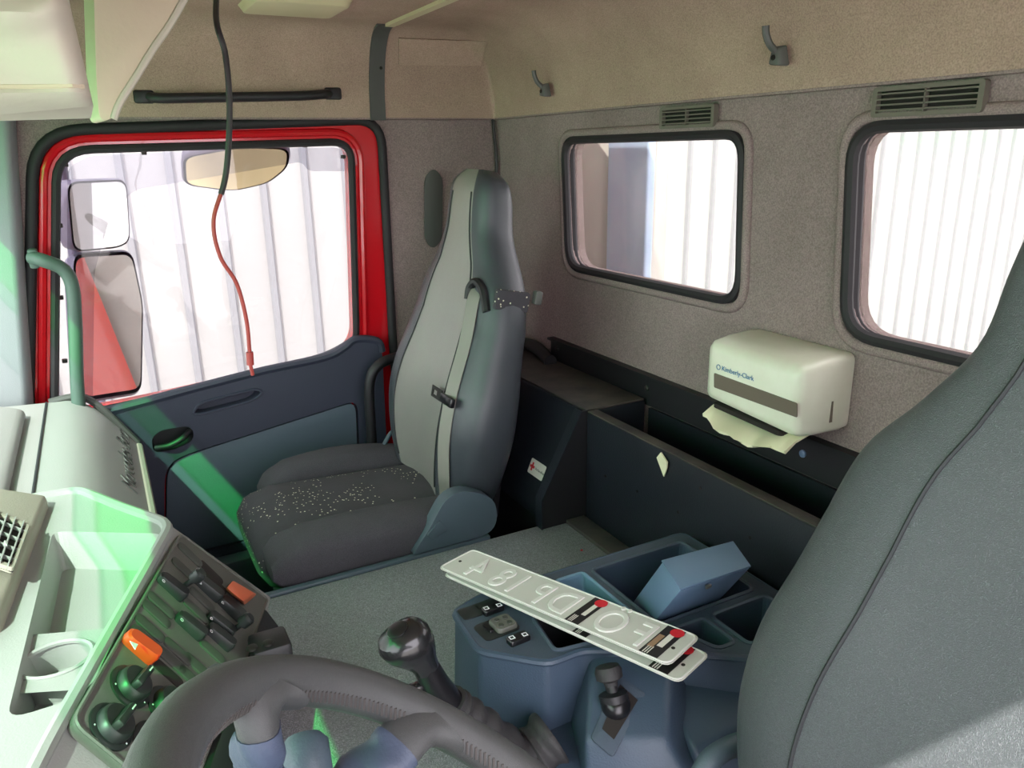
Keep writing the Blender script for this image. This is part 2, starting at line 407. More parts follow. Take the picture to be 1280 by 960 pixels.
insert = rpoly([XZ(206, 590, YI), XZ(220, 572, YI), XZ(440, 502, YI), XZ(448, 508, YI), XZ(452, 640, YI), XZ(330, 672, YI), XZ(250, 692, YI), XZ(205, 700, YI)], [.04, .05, .02, .03, .02, .02, .05, .08], 5)
part('inner_panel', slab(pan, [scoop, hand, insert], (0, .05, 0)), 'door_dark', d1, smooth=False)
part('panel_edge_roll', tube([p+V((0, .006, 0)) for p in spline(top_edge[1:], 5)], .012, 8), 'door_dark', d1)
part('pull_scoop', recess(scoop, (0, .03, 0), .85), 'door_dark', d1, smooth=False)
part('scoop_rim', tube(inset2(scoop, 0, YI), .004, 6, True), 'door_dark', d1)
part('handle_recess', recess(hand, (0, .03, 0), .9), 'black_plastic', d1, smooth=False)
part('door_handle', tube(spline([XZ(195, 560, YI+.005), XZ(212, 557, YI-.012), XZ(228, 548, YI-.012), XZ(238, 538, YI+.005)], 6), .008, 10), 'black_plastic', d1)
part('insert_panel', slab(inset2(insert, .006, YI+.006), (), (0, .03, 0)), 'door_insert', d1, r=.004)
low = rpoly([XZ(205, 712, YI), XZ(250, 702, YI), XZ(330, 682, YI), XZ(340, 700, YI), XZ(335, 800, YI), XZ(215, 810, YI)], .03, 4)
part('door_pocket', prism([p+V((0, -.05, 0)) for p in low], (0, .055, 0)), 'door_insert', d1, r=.006)
# outer skin of the cab side, seen in the mirrors
sk = [V((-.45, YP+.075, .0)), V((1.2, YP+.075, 0)), V((1.2, YP+.075, 1.62)), V((-.28, YP+.075, 1.62))]
sk_hole = inset2(glass_o, -.01, YP+.075)
struct(part('wall_side_skin', slab(sk, [sk_hole], (0, .02, 0)), 'red_skin', smooth=False), 'red outer skin of the cab side')

# cowl, front wall under the windscreen, A pillars, windscreen
WB, WT = (-.52, .70), (-.32, 1.36)     # windscreen foot and head (X, Z)
struct(part('wall_front', box((-.55, .95, .33), (.05, 2.5, .72)), 'bin_inside'), 'dark lower front bulkhead behind the dashboard')
e = struct(empty('window_3', (WB[0], .95, WB[1])), 'green tinted windscreen')
def wsp(t, y, k=0): return V((WB[0]+(WT[0]-WB[0])*t+k, y, WB[1]+(WT[1]-WB[1])*t))
def wsy(t): return YD+.03+.06*t, YP-.03-.06*t
for nm, ta, tb, mm in (('pane', 0, .60, 'windscreen'), ('shade_fade', .60, .775, 'shade_fade'), ('shade_middle', .775, .825, 'shade_middle'), ('shade_band', .825, 1, 'shade_band')):
    (l0, r0), (l1, r1) = wsy(ta), wsy(tb)
    part(nm, hexa([wsp(ta, l0), wsp(ta, r0), wsp(tb, r1), wsp(tb, l1)], [wsp(ta, l0, -.006), wsp(ta, r0, -.006), wsp(tb, r1, -.006), wsp(tb, l1, -.006)]), mm, e, smooth=False)
struct(part('wall_header', hexa([(-.32, YD, 1.36), (-.32, YP, 1.36), (-.32, YP, ZC+.06), (-.32, YD, ZC+.06)], [(-.36, YD, 1.36), (-.36, YP, 1.36), (-.36, YP, ZC+.06), (-.36, YD, ZC+.06)]), 'fabric_ceiling'), 'headliner strip above the windscreen')
for i, (ya, yb) in enumerate(((YP-.005, YP-.055), (YD+.005, YD+.055))):
    b0 = [(-.200, ya, .62), (-.215, yb, .62), (-.46, yb, .62), (-.56, ya, .62)]
    b1 = [(-.112, ya, 1.36), (-.128, yb, 1.36), (-.26, yb, 1.36), (-.36, ya, 1.36)]
    struct(part('trim_%d' % (i+2), hexa(b0, b1), 'pillar', r=.012, seg=3), ['pale grey A pillar trim beside the passenger door', 'pale grey A pillar trim on the driver side'][i])
# driver side, its door standing open behind the camera
dop = [(-.10, YD, .15), (.74, YD, .15), (.72, YD, 1.53), (-.06, YD, 1.53)]  # unseen doorway, its top raised to the roof so sun reaches the driver seat
struct(part('wall_left', slab([(-.45, YD, 0), (XR+.05, YD, 0), (XR+.05, YD, ZC+.06), (-.34, YD, ZC+.06)], [dop], (0, -.02, 0)), 'fabric_wall', smooth=False), 'driver side wall with its open doorway')

# ================================================================== OUTSIDE
struct(part('ground', box((2, 2, -1.05), (40, 40, .1)), 'ground'), 'paved yard outside')
YW = 4.6
bw = struct(empty('wall_building', (3, YW, -1)), 'white corrugated cladding wall of the building outside')
part('cladding', box((4.0, YW+.1, 2.2), (22, .1, 6.4)), 'siding', bw)
rib = None
for i in range(58):
    x = -3.2+i*.24
    if rib is None: rib = part('rib', hexa([(x-.022, YW+.05, -1), (x+.022, YW+.05, -1), (x+.012, YW+.025, -1), (x-.012, YW+.025, -1)], [(x-.022, YW+.05, 5.4), (x+.022, YW+.05, 5.4), (x+.012, YW+.025, 5.4), (x-.012, YW+.025, 5.4)]), 'siding_rib', bw, smooth=False)
    else:
        c = rib.copy(); COL.objects.link(c); c.parent = bw; c.location = (i*.24, 0, 0)
# grey column behind the cab (seen in the small rear window)
st = empty('exhaust_shroud', (1.52, 2.1, -1), 'smeared grey blue metal shroud standing behind the cab', 'exhaust shroud')
part('shroud_side', prism(rpoly([(1.40, 1.805, -1), (1.40, 2.0, -1), (1.43, 2.0, -1), (1.43, 1.805, -1)], .008, 3), (0, 0, 2.9)), 'stack_blue', st)
part('shroud_drum', lathe((1.53, 2.17, -1), (0, 0, 1), [(.19, 0), (.19, 2.9)], 32), 'stack', st)

# mirrors on the passenger side
def mirror(name, pts, Y, normal, label, th=.07, glass='mirror', cover='mirror_back'):
    q = [PY(a, b, Y) for a, b in pts]; c = sum(q, V())/len(q); n = V(normal).normalized()
    a = V((0, 0, 1)).cross(n).normalized()   # horizontal axis in the mirror plane
    b = n.cross(a)
    view = (c-EYE)
    pp = [PPL(x, y, c, n) for x, y in pts]
    e = empty(name, c, label, 'mirror')
    lp = rpoly(pp, .035, 5)
    cc = sum(lp, V())/len(lp)
    rings = [[p+n*.004 for p in lp], [cc+(p-cc)*1.03-n*.004 for p in lp], [cc+(p-cc)*1.0-n*th*.6 for p in lp], [cc+(p-cc)*.7-n*th for p in lp]]
    v, f = loft(rings, True); f = f[:-2]+[f[-1]]
    part('housing', (v, f), cover, e, smooth=True, auto=50)
    part('mirror_glass', slab([cc+(p-cc)*.95+n*.0045 for p in lp], (), -n*.004), glass, e, smooth=False)
    return e
def mnorm(px, py, Y, target):
    c = PY(px, py, Y); a = (EYE-c).normalized(); b = (V(target)-c).normalized(); return (a+b).normalized()
m1 = mirror('wide_angle_mirror', [(82, 227), (157, 224), (162, 300), (150, 309), (90, 315)], 2.62, mnorm(120, 270, 2.62, (2.2, 2.30, .6)), 'squarish wide angle mirror above the tall door mirror')
m2 = mirror('door_mirror', [(90, 318), (164, 314), (178, 380), (176, 490), (100, 502)], 2.62, mnorm(133, 410, 2.62, (1.2, 2.22, .85)), 'tall door mirror reflecting the red cab side')
m3 = mirror('kerb_mirror', [(228, 195), (300, 182), (362, 184), (360, 208), (335, 228), (290, 238), (230, 230)], 2.50, V((-.1, -.58, -.8)), 'rounded kerb mirror hanging above the passenger window', .06, 'mirror_ground_tint')
part('arm', tube(spline([(.42, YP+.095, 1.45), (.42, 2.35, 1.42), (.42, 2.47, 1.30), (.42, 2.50, 1.25)], 6), .014, 8), 'mirror_back', m3)
arm = empty('mirror_bracket', (-.02, 2.62, .5), 'dark tubular bracket carrying the door mirrors', 'mirror bracket')
part('arm', tube(spline([(-.02, YP+.09, 1.32), (-.04, 2.5, 1.30), (-.06, 2.72, 1.22), (-.07, 2.73, .9), (-.07, 2.72, .5), (-.12, YP+.09, .42)], 8), .016, 10), 'mirror_back', arm)

# ================================================================== DASHBOARD
db = empty('dashboard', (-.25, 1.0, .1), 'pale grey dashboard with switch panel, storage tray and raised lettering', 'dashboard')
prof = rpoly([(-.50, 0, .71), (-.17, 0, .692), (-.085, 0, .688), (.014, 0, .548), (.010, 0, .40), (-.08, 0, .36), (-.12, 0, .12), (-.5, 0, .12)], [.01, .03, .06, .012, .02, .02, .02, .01], 5)
part('main_body', prism([p+V((0, .50, 0)) for p in prof], (0, 1.555, 0)), 'dash', db, auto=35)
part('main_body', prism([p+V((-.06, YD+.03, .06)) for p in prof], (0, .55, 0)), 'dash', db, auto=35)
part('face_lip', tube([(.013, 1.30, .546), (.013, 2.05, .546)], .010, 8), 'dash_beige', db)
part('end_rail', tube(spline([(-.16, 2.062, .690), (-.10, 2.062, .694), (-.06, 2.062, .664), (.012, 2.062, .552)], 6), .009, 8), 'trim_grey', db)
nf = V((.14, 0, .099)).normalized()
for p in (V((-.165, 0, .6935)),): part('seam', tube([p+V((0, 1.30, 0)), p+V((0, 2.05, 0))], .0025, 6), 'seam', db)
# raised script on the passenger face
fdir = V((.014+.085, 0, .548-.688)).normalized(); nn = V((-fdir.z, 0, fdir.x))
text('lettering', 'Mercedes-Benz', .066, V((-.006, 1.65, .5775))+nn*.0006, (0, 1, 0), -fdir, 'trim_grey', db, .0012, off=-.0012)
# pale deep-sill moulding in front of it
part('cowl_step', prism([p for p in rpoly([(-.42, 1.22, .705), (-.26, 1.22, .735), (-.20, 1.22, .715), (-.20, 1.22, .69), (-.42, 1.22, .69)], .015, 3)], (0, .72, 0)), 'dash', db)

# centre module with tray
ZM = .742
A, B, C_ = V((.037, 1.10, .726)), V((.150, 1.115, .580)), V((-.093, .72, .741))
uu = (C_-A); UL = uu.length; uu.normalize(); vv = (B-A); vv = (vv-uu*vv.dot(uu)); VL = vv.length; vv.normalize(); pn = uu.cross(vv)
if pn.z < 0: pn = -pn
def PN(px, py, k=0): return PPL(px, py, A+pn*k, pn)
t0, t1, t2, t3 = V((-.42, 1.34, ZM)), PZ(100, 613, ZM), PZ(214, 656, ZM), PZ(62, 926, ZM)
t1b = PZ(150, 634, ZM); t4 = PZ(20, 1010, ZM); t5 = V((-.42, .50, ZM))
top = rpoly([t0, t1, t1b, t2, t3, t4, t5], [.01, .02, .03, .03, .03, .02, .01], 4)
tray = rpoly([PZ(66, 664, ZM), PZ(204, 667, ZM), PZ(110, 868, ZM), PZ(8, 900, ZM)], [.02, .015, .03, .02], 5)
cm = part('centre_top', sheet(top, [tray]), 'dash', db, smooth=False)
part('storage_tray', recess(tray, (0, 0, -.045), .86), 'dash', db, smooth=False)
# cup holder as a thick ring standing in the tray
ch = PZ(70, 824, ZM-.012)
cup_o = sring(ch, V((1, 0, 0)), V((0, 1, 0)), .052, .040, 2.4, 28); cup_i = sring(ch, V((1, 0, 0)), V((0, 1, 0)), .036, .032, 2, 28)
cyl = [p+V((0, 0, -.03)) for p in cup_i]
shelf = rpoly([PZ(22, 795, ZM-.012), PZ(140, 785, ZM-.012), PZ(100, 862, ZM-.012), PZ(5, 868, ZM-.012)], .01, 3)
part('cup_shelf', sheet(shelf, [cup_i]), 'dash', db, smooth=False)
part('cup_holder', recess(cup_i, (0, 0, -.055), .92), 'dash', db, smooth=True)
part('cup_rim', tube(cup_i, .003, 6, True), 'dash', db)
# sides of the module, from the rim down
rim = [t0, t1, t1b, t2, t3, t4, t5]
n_ = len(rim)
b2 = A+(A-C_).normalized()*.018-vv*.010; 
lowr = [V((-.42, 1.32, .40)), V((-.06, 1.28, .40)), V((.0, 1.20, .44)), B+(A-C_).normalized()*.018+vv*.005, B+uu*(UL+.03)+vv*.01, V((-.02, .62, .45)), V((-.42, .52, .45))]
sv, sf = rim+lowr, [(i, (i+1) % n_, n_+(i+1) % n_, n_+i) for i in range(n_)]
sv2 = sv+[V((.10, 1.13, .45)), V((-.02, .70, .45))]
sf2 = sf+[(n_+3, n_+4, len(sv)+1, len(sv))]
part('module_side', (sv2, sf2), 'dash', db, r=.006, seg=2)
part('rim_roll', tube([p for p in top[4:-8]], .008, 8), 'dash', db)
# dark switch panel
pc = A-pn*.002
pl = rpoly([PN(221, 671), PN(330, 752), PN(300, 835), PN(228, 960), PN(178, 985), PN(83, 908)], [.012, .008, .01, .01, .01, .015], 4)
sp = part('switch_panel', slab([p+pn*.007 for p in pl], (), -pn*.012), 'panel_dark', db, r=.002)
part('panel_border', tube([p+pn*.007 for p in pl], .0022, 6, True), 'panel_dark', sp)
def rocker(px, py, name, m, h=.008, ln=.046, wd=.0165, tiltr=0, k=.007):
    c = PN(px, py, k); a = vv; 
    lp = rpoly([c-a*ln/2-uu*wd/2, c+a*ln/2-uu*wd/2, c+a*ln/2+uu*wd/2, c-a*ln/2+uu*wd/2], wd*.45, 4)
    v, f = loft([lp, [p+pn*h*.7 for p in lp], [c+(p-c)*.88+pn*(h+tiltr*((p-c).dot(a)/ln)) for p in lp]])
    return part(name, (v, f), m, sp, auto=25)
for q in ((237, 694), (230, 713), (201, 757), (245, 764), (252, 750), (266, 816), (187, 786), (182, 800), (222, 815), (215, 827), (247, 834), (238, 848), (195, 768)):
    rocker(q[0], q[1], 'blank_cover', 'switch_blank', .0025)
for q in ((212, 736), (258, 738), (286, 763), (235, 785), (272, 783), (272, 799)):
    s = rocker(q[0], q[1], 'rocker_switch', 'switch_dark', .012, tiltr=.004)
    c = PN(q[0]-7, q[1]-6, .0195)
    text('symbol', 'o', .010, c-uu*.002, -uu, -vv, 'led', s, .0001)
for q in ((264, 716), (268, 728), (210, 842)):
    rocker(q[0], q[1], 'empty_slot', 'vent_hole', .0012)
for q in ((229, 734), (290, 789)):
    part('toggle_knob', lathe(PN(q[0], q[1], .010), pn, [(.004, 0), (.004, .016), (.009, .018), (.009, .030), (.006, .033)], 14), 'switch_dark', sp)
hz = rocker(172, 812, 'hazard_switch', 'orange', .014, .046, .019, .004)
c = PN(167, 806, .0225)
part('warning_triangle', slab([c-vv*.006, c+vv*.004-uu*.005, c+vv*.004+uu*.005], [], pn*.0006), 'led', hz, smooth=False)
part('switch_guard', hexa([PN(281, 737, .007), PN(290, 727, .007), PN(322, 743, .007), PN(306, 757, .007)], [PN(283, 735, .03), PN(291, 725, .03), PN(318, 741, .026), PN(304, 752, .026)]), 'orange_cover', sp, r=.003)
for q, ang in (((162, 859), .7), ((138, 909), .55), ((207, 884), .6), ((190, 930), .6)):
    c = PN(q[0], q[1], .0072)
    kn = part('rotary_dial', lathe(c, pn, [(.0255, 0), (.0255, .002), (.024, .003), (.020, .0032), (.019, .012), (.017, .014)], 32), 'switch_dark', sp)
    d = (-vv*math.cos(ang)*.2-uu*.9).normalized(); d = (vv*-.75+uu*-.5).normalized() if False else (uu*-.55+vv*-.0+uu*0).normalized()
    d = V((.75, 1, 0)); d = (d-pn*pn.dot(d)).normalized()
    part('dial_grip', box(c+pn*.017, (.034, .009, .014), (d, pn.cross(d), pn)), 'switch_dark', kn, r=.003)
    part('dial_mark', box(c+pn*.0245+d*.010, (.008, .0015, .0006), (d, pn.cross(d), pn)), 'led', kn)
    for j in (0, 3, 6):
        th = 2*math.pi*(j+.5)/9; p = c+pn*.0034+(d*math.cos(th)+pn.cross(d)*math.sin(th))*.0222
        part('scale_mark', box(p, (.0016, .0016, .0004), (d, pn.cross(d), pn)), 'led', kn)
# black lower edge and stalk block beside the panel
p0, p1 = PN(322, 762, .0), PN(248, 965, .0)
part('lower_bezel', hexa([p0+vv*.004+pn*.012, p0+vv*.045+pn*.006, p0+vv*.045-pn*.04, p0+vv*.004-pn*.03], [p1+vv*.004+pn*.012, p1+vv*.045+pn*.006, p1+vv*.045-pn*.04, p1+vv*.004-pn*.03]), 'black_plastic', db, r=.006)
jb = PY(338, 812, .93)
blk = part('key_block', box(jb, (.05, .05, .035)), 'black_plastic', db, r=.006)
for k in (-.012, .008): part('screw', lathe(jb+V((-.012+k, -.012, .0175)), (0, 0, 1), [(.007, 0), (.007, .003), (.004, .004)], 12), 'dark_metal', blk)

# vent block left of the tray
vb0, vb1, vb2, vb3 = PZ(-60, 600, .80), PZ(58, 618, ZM+.02), PZ(-2, 770, ZM+.02), PZ(-120, 800, .80)
part('vent_block', hexa([vb0, vb1, vb2, vb3], [p-V((0, 0, .09)) for p in (vb0, vb1, vb2, vb3)]), 'dash_beige', db, r=.006)
nvb = (vb1-vb0).cross(vb3-vb0).normalized()
if nvb.z < 0: nvb = -nvb
def PV(px, py, k=0): return PPL(px, py, vb0+nvb*k, nvb)
vq = [PV(-40, 628), PV(36, 661), PV(16, 716), PV(-60, 690)]
vf_ = part('air_vent', slab([p+nvb*.006 for p in rpoly(vq, .006, 3)], [[p+nvb*.006 for p in [vq[0].lerp(vq[2], .05), vq[1].lerp(vq[3], .05), vq[2].lerp(vq[0], .05), vq[3].lerp(vq[1], .05)]]], -nvb*.008), 'dash_beige', db, smooth=False)
part('vent_hole', slab([p+nvb*.001 for p in vq], (), -nvb*.001), 'vent_hole', vf_, smooth=False)
for i in range(7):
    t = (i+.7)/7.4; part('louvre', ribbon([vq[0].lerp(vq[1], t)+nvb*.005, vq[3].lerp(vq[2], t)+nvb*.005], nvb, .008, .0016), 'dash', vf_)
for i in range(4):
    t = (i+.8)/4.6; part('cross_bar', ribbon([vq[0].lerp(vq[3], t)+nvb*.004, vq[1].lerp(vq[2], t)+nvb*.004], nvb, .005, .0012), 'dash', vf_)
part('vent_thumb', box(PV(7, 680, .008), (.012, .007, .006), ((vq[3]-vq[0]).normalized(), (vq[1]-vq[0]).normalized(), nvb)), 'dash', vf_, r=.002)

# ================================================================== STEERING WHEEL
sw = empty('steering_wheel', (.138, .272, .62), 'dark grey leather steering wheel with stitched rim and blue grey spokes', 'steering wheel')
wc = V((.1387, .2714, .8536)); wa = .703; WRr = .205
e1 = V((0, 1, 0)); e2 = V((math.cos(wa), 0, -math.sin(wa))); wn = e2.cross(e1); 
if wn.z < 0: wn = -wn
def wp(t, r_, k=0): return wc+(e1*math.cos(t)+e2*math.sin(t))*r_+wn*k
part('rim', tube([wp(2*math.pi*i/72, WRr) for i in range(72)], .0165, 14, True), 'wheel', sw)
def stitch(t0_, t1_):
    vs_ = []
    n = int((t1_-t0_)*WRr/.0045)
    out = []
    for i in range(n):
        t = t0_+(t1_-t0_)*i/n; dt = .006/WRr
        p = wp(t, WRr-.0158, .004); q = wp(t+dt, WRr-.0158, -.004)
        out.append(tube([p, q], .0012, 5))
    return join(*out)
def WPX(px, py, k): return PPL(px, py, wc+wn*k, wn)
for t0_, t1_ in ((R(-31), R(4)), (R(17), R(60)), (R(-70), R(-43))):
    part('stitching', stitch(t0_, t1_), 'wheel_stitch', sw, kind='stuff')
hubc = wc-wn*.085
spokes = [([wp(R(-37), WRr-.004), WPX(322, 885, -.006), WPX(324, 925, -.022), WPX(330, 985, -.05)], .017),
          ([wp(R(10), WRr-.004), WPX(512, 915, -.008), WPX(486, 945, -.025), WPX(440, 1000, -.055)], .019)]
for a in (R(170), R(217)):
    spokes.append(([wp(a, WRr-.004), wp(a, .16, -.012), wp(a, .11, -.035), wp(a, .06, -.055)], .018))
for pts_, w_ in spokes:
    path = spline(pts_+[hubc.lerp(pts_[-1], .3)], 6); rings = []; n = len(path)
    for k, p in enumerate(path):
        t = k/(n-1); tg = (path[min(k+1, n-1)]-path[max(k-1, 0)]).normalized(); sd = wn.cross(tg).normalized(); nn_ = tg.cross(sd)
        rings.append(sring(p, sd, nn_, w_*(1+1.1*max(0, 1-t/.22)**2), .0125, 2.5, 18))
    spoke_ = part('spoke', loft(rings), 'wheel', sw)
    m_ = int(n*.42)
    part('spoke_cover', loft([[path[k]+(p-path[k])*1.06 for p in rings[k]] for k in range(m_, n)]), 'hub_blue', spoke_)
part('hub_pad', lathe(wc-wn*.085, wn, [(.06, 0), (.085, .02), (.085, .05), (.07, .068), (.02, .074)], 32), 'hub_blue', sw)
part('column', tube([wc-wn*.08, wc-wn*.20+V((-.03, 0, 0))], .045, 16), 'black_plastic', sw)
stk = part('stalk', tube(spline([wc-wn*.12, wc-wn*.10+V((.02, .08, 0)), PY(372, 975, .46)], 5), .008, 10), 'black_plastic', sw)
pk = PY(378, 948, .46)
part('stalk_knob', lathe(pk-V((0, .018, .012)), (0.1, .7, .5), [(.012, 0), (.017, .006), (.017, .030), (.012, .036)], 20), 'seat_plastic', stk)

# ================================================================== TUNNEL
tn = empty('engine_tunnel', (.45, .95, 0), 'flat engine tunnel covered with grained grey mat', 'engine cover')
tp = [V((.03, 1.378, ZT)), V((.895, 1.378, ZT)), V((.895, .56, ZT)), V((.03, .56, ZT))]
part('cover', hexa([p for p in tp], [V((p.x, p.y, 0)) for p in tp]), 'mat_grey', tn, r=.012, seg=3)
part('rear_strip', box((.873, 1.18, ZT+.004), (.05, .34, .010)), 'dusty', tn, r=.002)
part('side_edge', box((.36, 1.386, ZT-.012), (.62, .016, .03)), 'seat_plastic', tn, r=.004)
part('red_speck', lathe(PZ(727, 688, ZT), (0, 0, 1), [(.003, 0), (.003, .001)], 8), 'print_red', tn)

# ================================================================== CENTRE CONSOLE
cs = empty('centre_console', (.62, .85, ZT), 'blue grey plastic centre console with open trays and window switches', 'console')
ZK = .565
def K(px, py, z=ZK): return PZ(px, py, z)
deck = [K(567, 763), K(612, 742), V((.60, .985, ZK)), V((.875, .985, ZK)), V((.875, .66, ZK)), V((.72, .655, ZK)), V((.60, .745, ZK)), K(727, 810), K(685, 826), K(599, 811)]
deck[1] = V((.46, .985, ZK))
trayA = rpoly([V((.652, .958, ZK)), V((.848, .958, ZK)), V((.848, .778, ZK)), V((.652, .778, ZK))], .012, 3)
trayB = rpoly([V((.582, .958, ZK)), V((.636, .958, ZK)), V((.636, .79, ZK)), V((.582, .79, ZK))], .008, 3)
trayC = rpoly([V((.735, .758, ZK)), V((.850, .758, ZK)), V((.850, .675, ZK)), V((.735, .675, ZK))], .012, 3)
trayD = rpoly([V((.665, .758, ZK)), V((.722, .758, ZK)), V((.722, .690, ZK)), V((.690, .690, ZK))], .010, 3)
slotE = rpoly([K(665, 772), K(726, 752), K(752, 800), K(694, 815)], .012, 3)
part('deck', sheet(rpoly(deck, .012, 3), [trayA, trayB, trayC, trayD, slotE]), 'console_top', cs, smooth=False)
part('deck_rim', tube(rpoly([p-V((0, 0, .005)) for p in deck], .014, 3), .006, 8, True), 'console', cs)
for nm, lp, dp, m_, ins in (('rear_tray', trayA, .10, 'console', .97), ('narrow_tray', trayB, .07, 'console_light', .8), ('side_tray', trayC, .09, 'console', .9), ('small_pocket', trayD, .04, 'console', .85), ('cup_slot', slotE, .09, 'bin_inside', .95)):
    t = part(nm, recess(lp, (0, 0, -dp), ins), m_, cs, smooth=False)
    part('tray_rim', tube(lp, .004, 6, True), 'console_light' if nm == 'narrow_tray' else 'console_top', t)
lowd = [V((p.x, p.y, ZT)) for p in deck]
cen = V((.64, .85, 0))
for p in lowd: p.x += (p.x-cen.x)*.02; p.y += (p.y-cen.y)*.03
sv = [p-V((0, 0, .004)) for p in deck]+lowd; n_ = len(deck)
part('side_wall', (sv, [(i, (i+1) % n_, n_+(i+1) % n_, n_+i) for i in range(n_)]), 'console', cs, r=.008, seg=3)
# window switch plate on the front of the deck
def kbox(px, py, lx, ly, h, m_, nm, ang=0, par=cs):
    c = K(px, py); a = V((math.cos(ang), math.sin(ang), 0)); b = V((-a.y, a.x, 0))
    lp = rpoly([c-a*lx/2-b*ly/2, c+a*lx/2-b*ly/2, c+a*lx/2+b*ly/2, c-a*lx/2+b*ly/2], min(lx, ly)*.2, 3)
    return part(nm, loft([lp, [p+V((0, 0, h*.8)) for p in lp], [c+(p-c)*.92+V((0, 0, h)) for p in lp]]), m_, par)
kbox(588, 766, .034, .030, .002, 'switch_dark', 'blank_cover')
kbox(607, 756, .038, .018, .002, 'switch_dark', 'blank_cover', R(4))
sw1 = kbox(616, 764, .034, .016, .008, 'gloss_black', 'window_switch', R(4))
sw2 = kbox(648, 801, .034, .017, .008, 'gloss_black', 'window_switch', R(4))
for s_, (x, y) in ((sw1, (616, 764)), (sw2, (648, 801))):
    for dx in (-8, 8):
        part('symbol', slab([K(x+dx, y-dx*.25)+V((i*.004, j*.004, .0082)) for i, j in ((-1, -1), (1, -1), (1, 1), (-1, 1))], [[K(x+dx, y-dx*.25)+V((i*.0026, j*.0026, .0082)) for i, j in ((-1, -1), (1, -1), (1, 1), (-1, 1))]], (0, 0, .0004)), 'led', s_, smooth=False)
mp = kbox(621, 785, .060, .044, .002, 'switch_dark', 'mirror_switch_plate', R(4))
ms = kbox(629, 783, .034, .034, .009, 'panel_dark', 'mirror_switch', R(4), mp)
for i, j in ((-.007, -.007), (.007, -.007), (-.007, .007), (.007, .007)):
    part('arrow_button', lathe(K(629, 783)+V((i, j, .009)), (0, 0, 1), [(.0045, 0), (.004, .0012)], 10), 'switch_blank', ms)
kbox(610, 788, .006, .022, .006, 'gloss_black', 'slide_switch', R(8), mp)
# park brake housing on the driver side of the console
h_top = [V((.545, .795, .556)), V((.640, .730, .556)), V((.560, .640, .505)), V((.468, .700, .497))]
h_bot = [V((.515, .82, ZT)), V((.700, .70, ZT)), V((.590, .590, ZT)), V((.455, .675, ZT))]
hu = (h_top[1]-h_top[0]).normalized(); hv = (h_top[3]-h_top[0]); hv = (hv-hu*hv.dot(hu)).normalized(); hn = hu.cross(hv)
if hn.z < 0: hn = -hn
hs = part('brake_housing', hexa(h_top, h_bot), 'console', cs, r=.010, seg=3)
part('lower_shelf', hexa([V((.615, .745, .515)), V((.875, .66, .515)), V((.875, .625, .505)), V((.590, .625, .488))], [V((.615, .745, ZT)), V((.875, .66, ZT)), V((.875, .60, ZT)), V((.60, .60, ZT))]), 'console', cs, r=.010, seg=3)
part('foot_flange', hexa([V((.40, .80, ZT+.02)), V((.52, .80, ZT+.02)), V((.52, .62, ZT+.015)), V((.43, .64, ZT+.015))], [V((.39, .81, ZT)), V((.52, .81, ZT)), V((.52, .60, ZT)), V((.42, .62, ZT))]), 'console', cs, r=.008)
def HP(px, py, k=0): return PPL(px, py, h_top[0]+hn*k, hn)
gq = [HP(772, 844), HP(808, 868), HP(766, 948), HP(738, 924)]
part('gate_plate', slab(rpoly([p+hn*.003 for p in gq], .006, 3), (), -hn*.004), 'console_top', hs, r=.0015)
gs = [gq[0].lerp(gq[2], .12).lerp(gq[1], .1), gq[1].lerp(gq[3], .16), gq[2].lerp(gq[0], .2), gq[3].lerp(gq[1], .2)]
part('gate_slot', slab([p+hn*.0034 for p in gs], (), hn*.0006), 'vent_hole', hs, smooth=False)
part('screw_cap', lathe(PZ(733, 949, ZT+.02), (0, 0, 1), [(.008, 0), (.008, .003), (.005, .004)], 14), 'dark_metal', cs)
# park brake lever
pb = empty('parking_brake_lever', gq[0].lerp(gq[2], .45), 'small black parking brake lever with round mushroom knob', 'lever')
pk0 = gq[0].lerp(gq[2], .40); 
part('ball_joint', lathe(pk0, hn, [(.020, -.004), (.020, .008), (.016, .016), (.008, .02)], 20), 'gloss_black', pb)
kt = PY(763, 852, pk0.y+.015)
part('lever_shaft', tube([pk0+hn*.01, kt], .008, 10), 'black_plastic', pb)
ax_ = (kt-pk0).normalized()
part('collar', lathe(kt-ax_*.022, ax_, [(.014, -.008), (.020, -.004), (.020, .006), (.010, .010)], 20), 'black_plastic', pb)
part('knob', lathe(kt, ax_, [(.008, -.012), (.010, 0), (.0185, .005), (.019, .015), (.0165, .021), (.008, .0225)], 24), 'boot', pb)

# ------------------------------------------------------------------ steel box in the rear tray
tA = [PZ(827, 703, .655), PZ(916, 679, .655), PZ(938, 710, .655), PZ(850, 739, .655)]
bc = sum(tA, V())/4; bx = (tA[1]-tA[0]+tA[2]-tA[3]).normalized(); 
bb = empty('metal_box', (.74, .82, .47), 'blue grey sheet metal box leaning in the console tray', 'box')
dwn = V((.30, .62, -1)).normalized()*.175
tq = [V(p) for p in tA]
bdn = V((.013, .065, -.09))*1.95
low4 = [p+bdn for p in tq]
part('body', hexa(tq, low4), 'steel_blue', bb, r=.003)
upn = (tq[1]-tq[0]).cross(tq[3]-tq[0]).normalized()
if upn.z < 0: upn = -upn
cq = sum(tq, V())/4
part('lid', slab([cq+(p-cq)*1.01+upn*.001 for p in tq], (), upn*.003), 'steel_blue', bb, r=.001)
part('tab', box(tq[3].lerp(tq[2], .38)+V((0, -.002, -.006)), (.010, .004, .006)), 'metal', bb, r=.001)

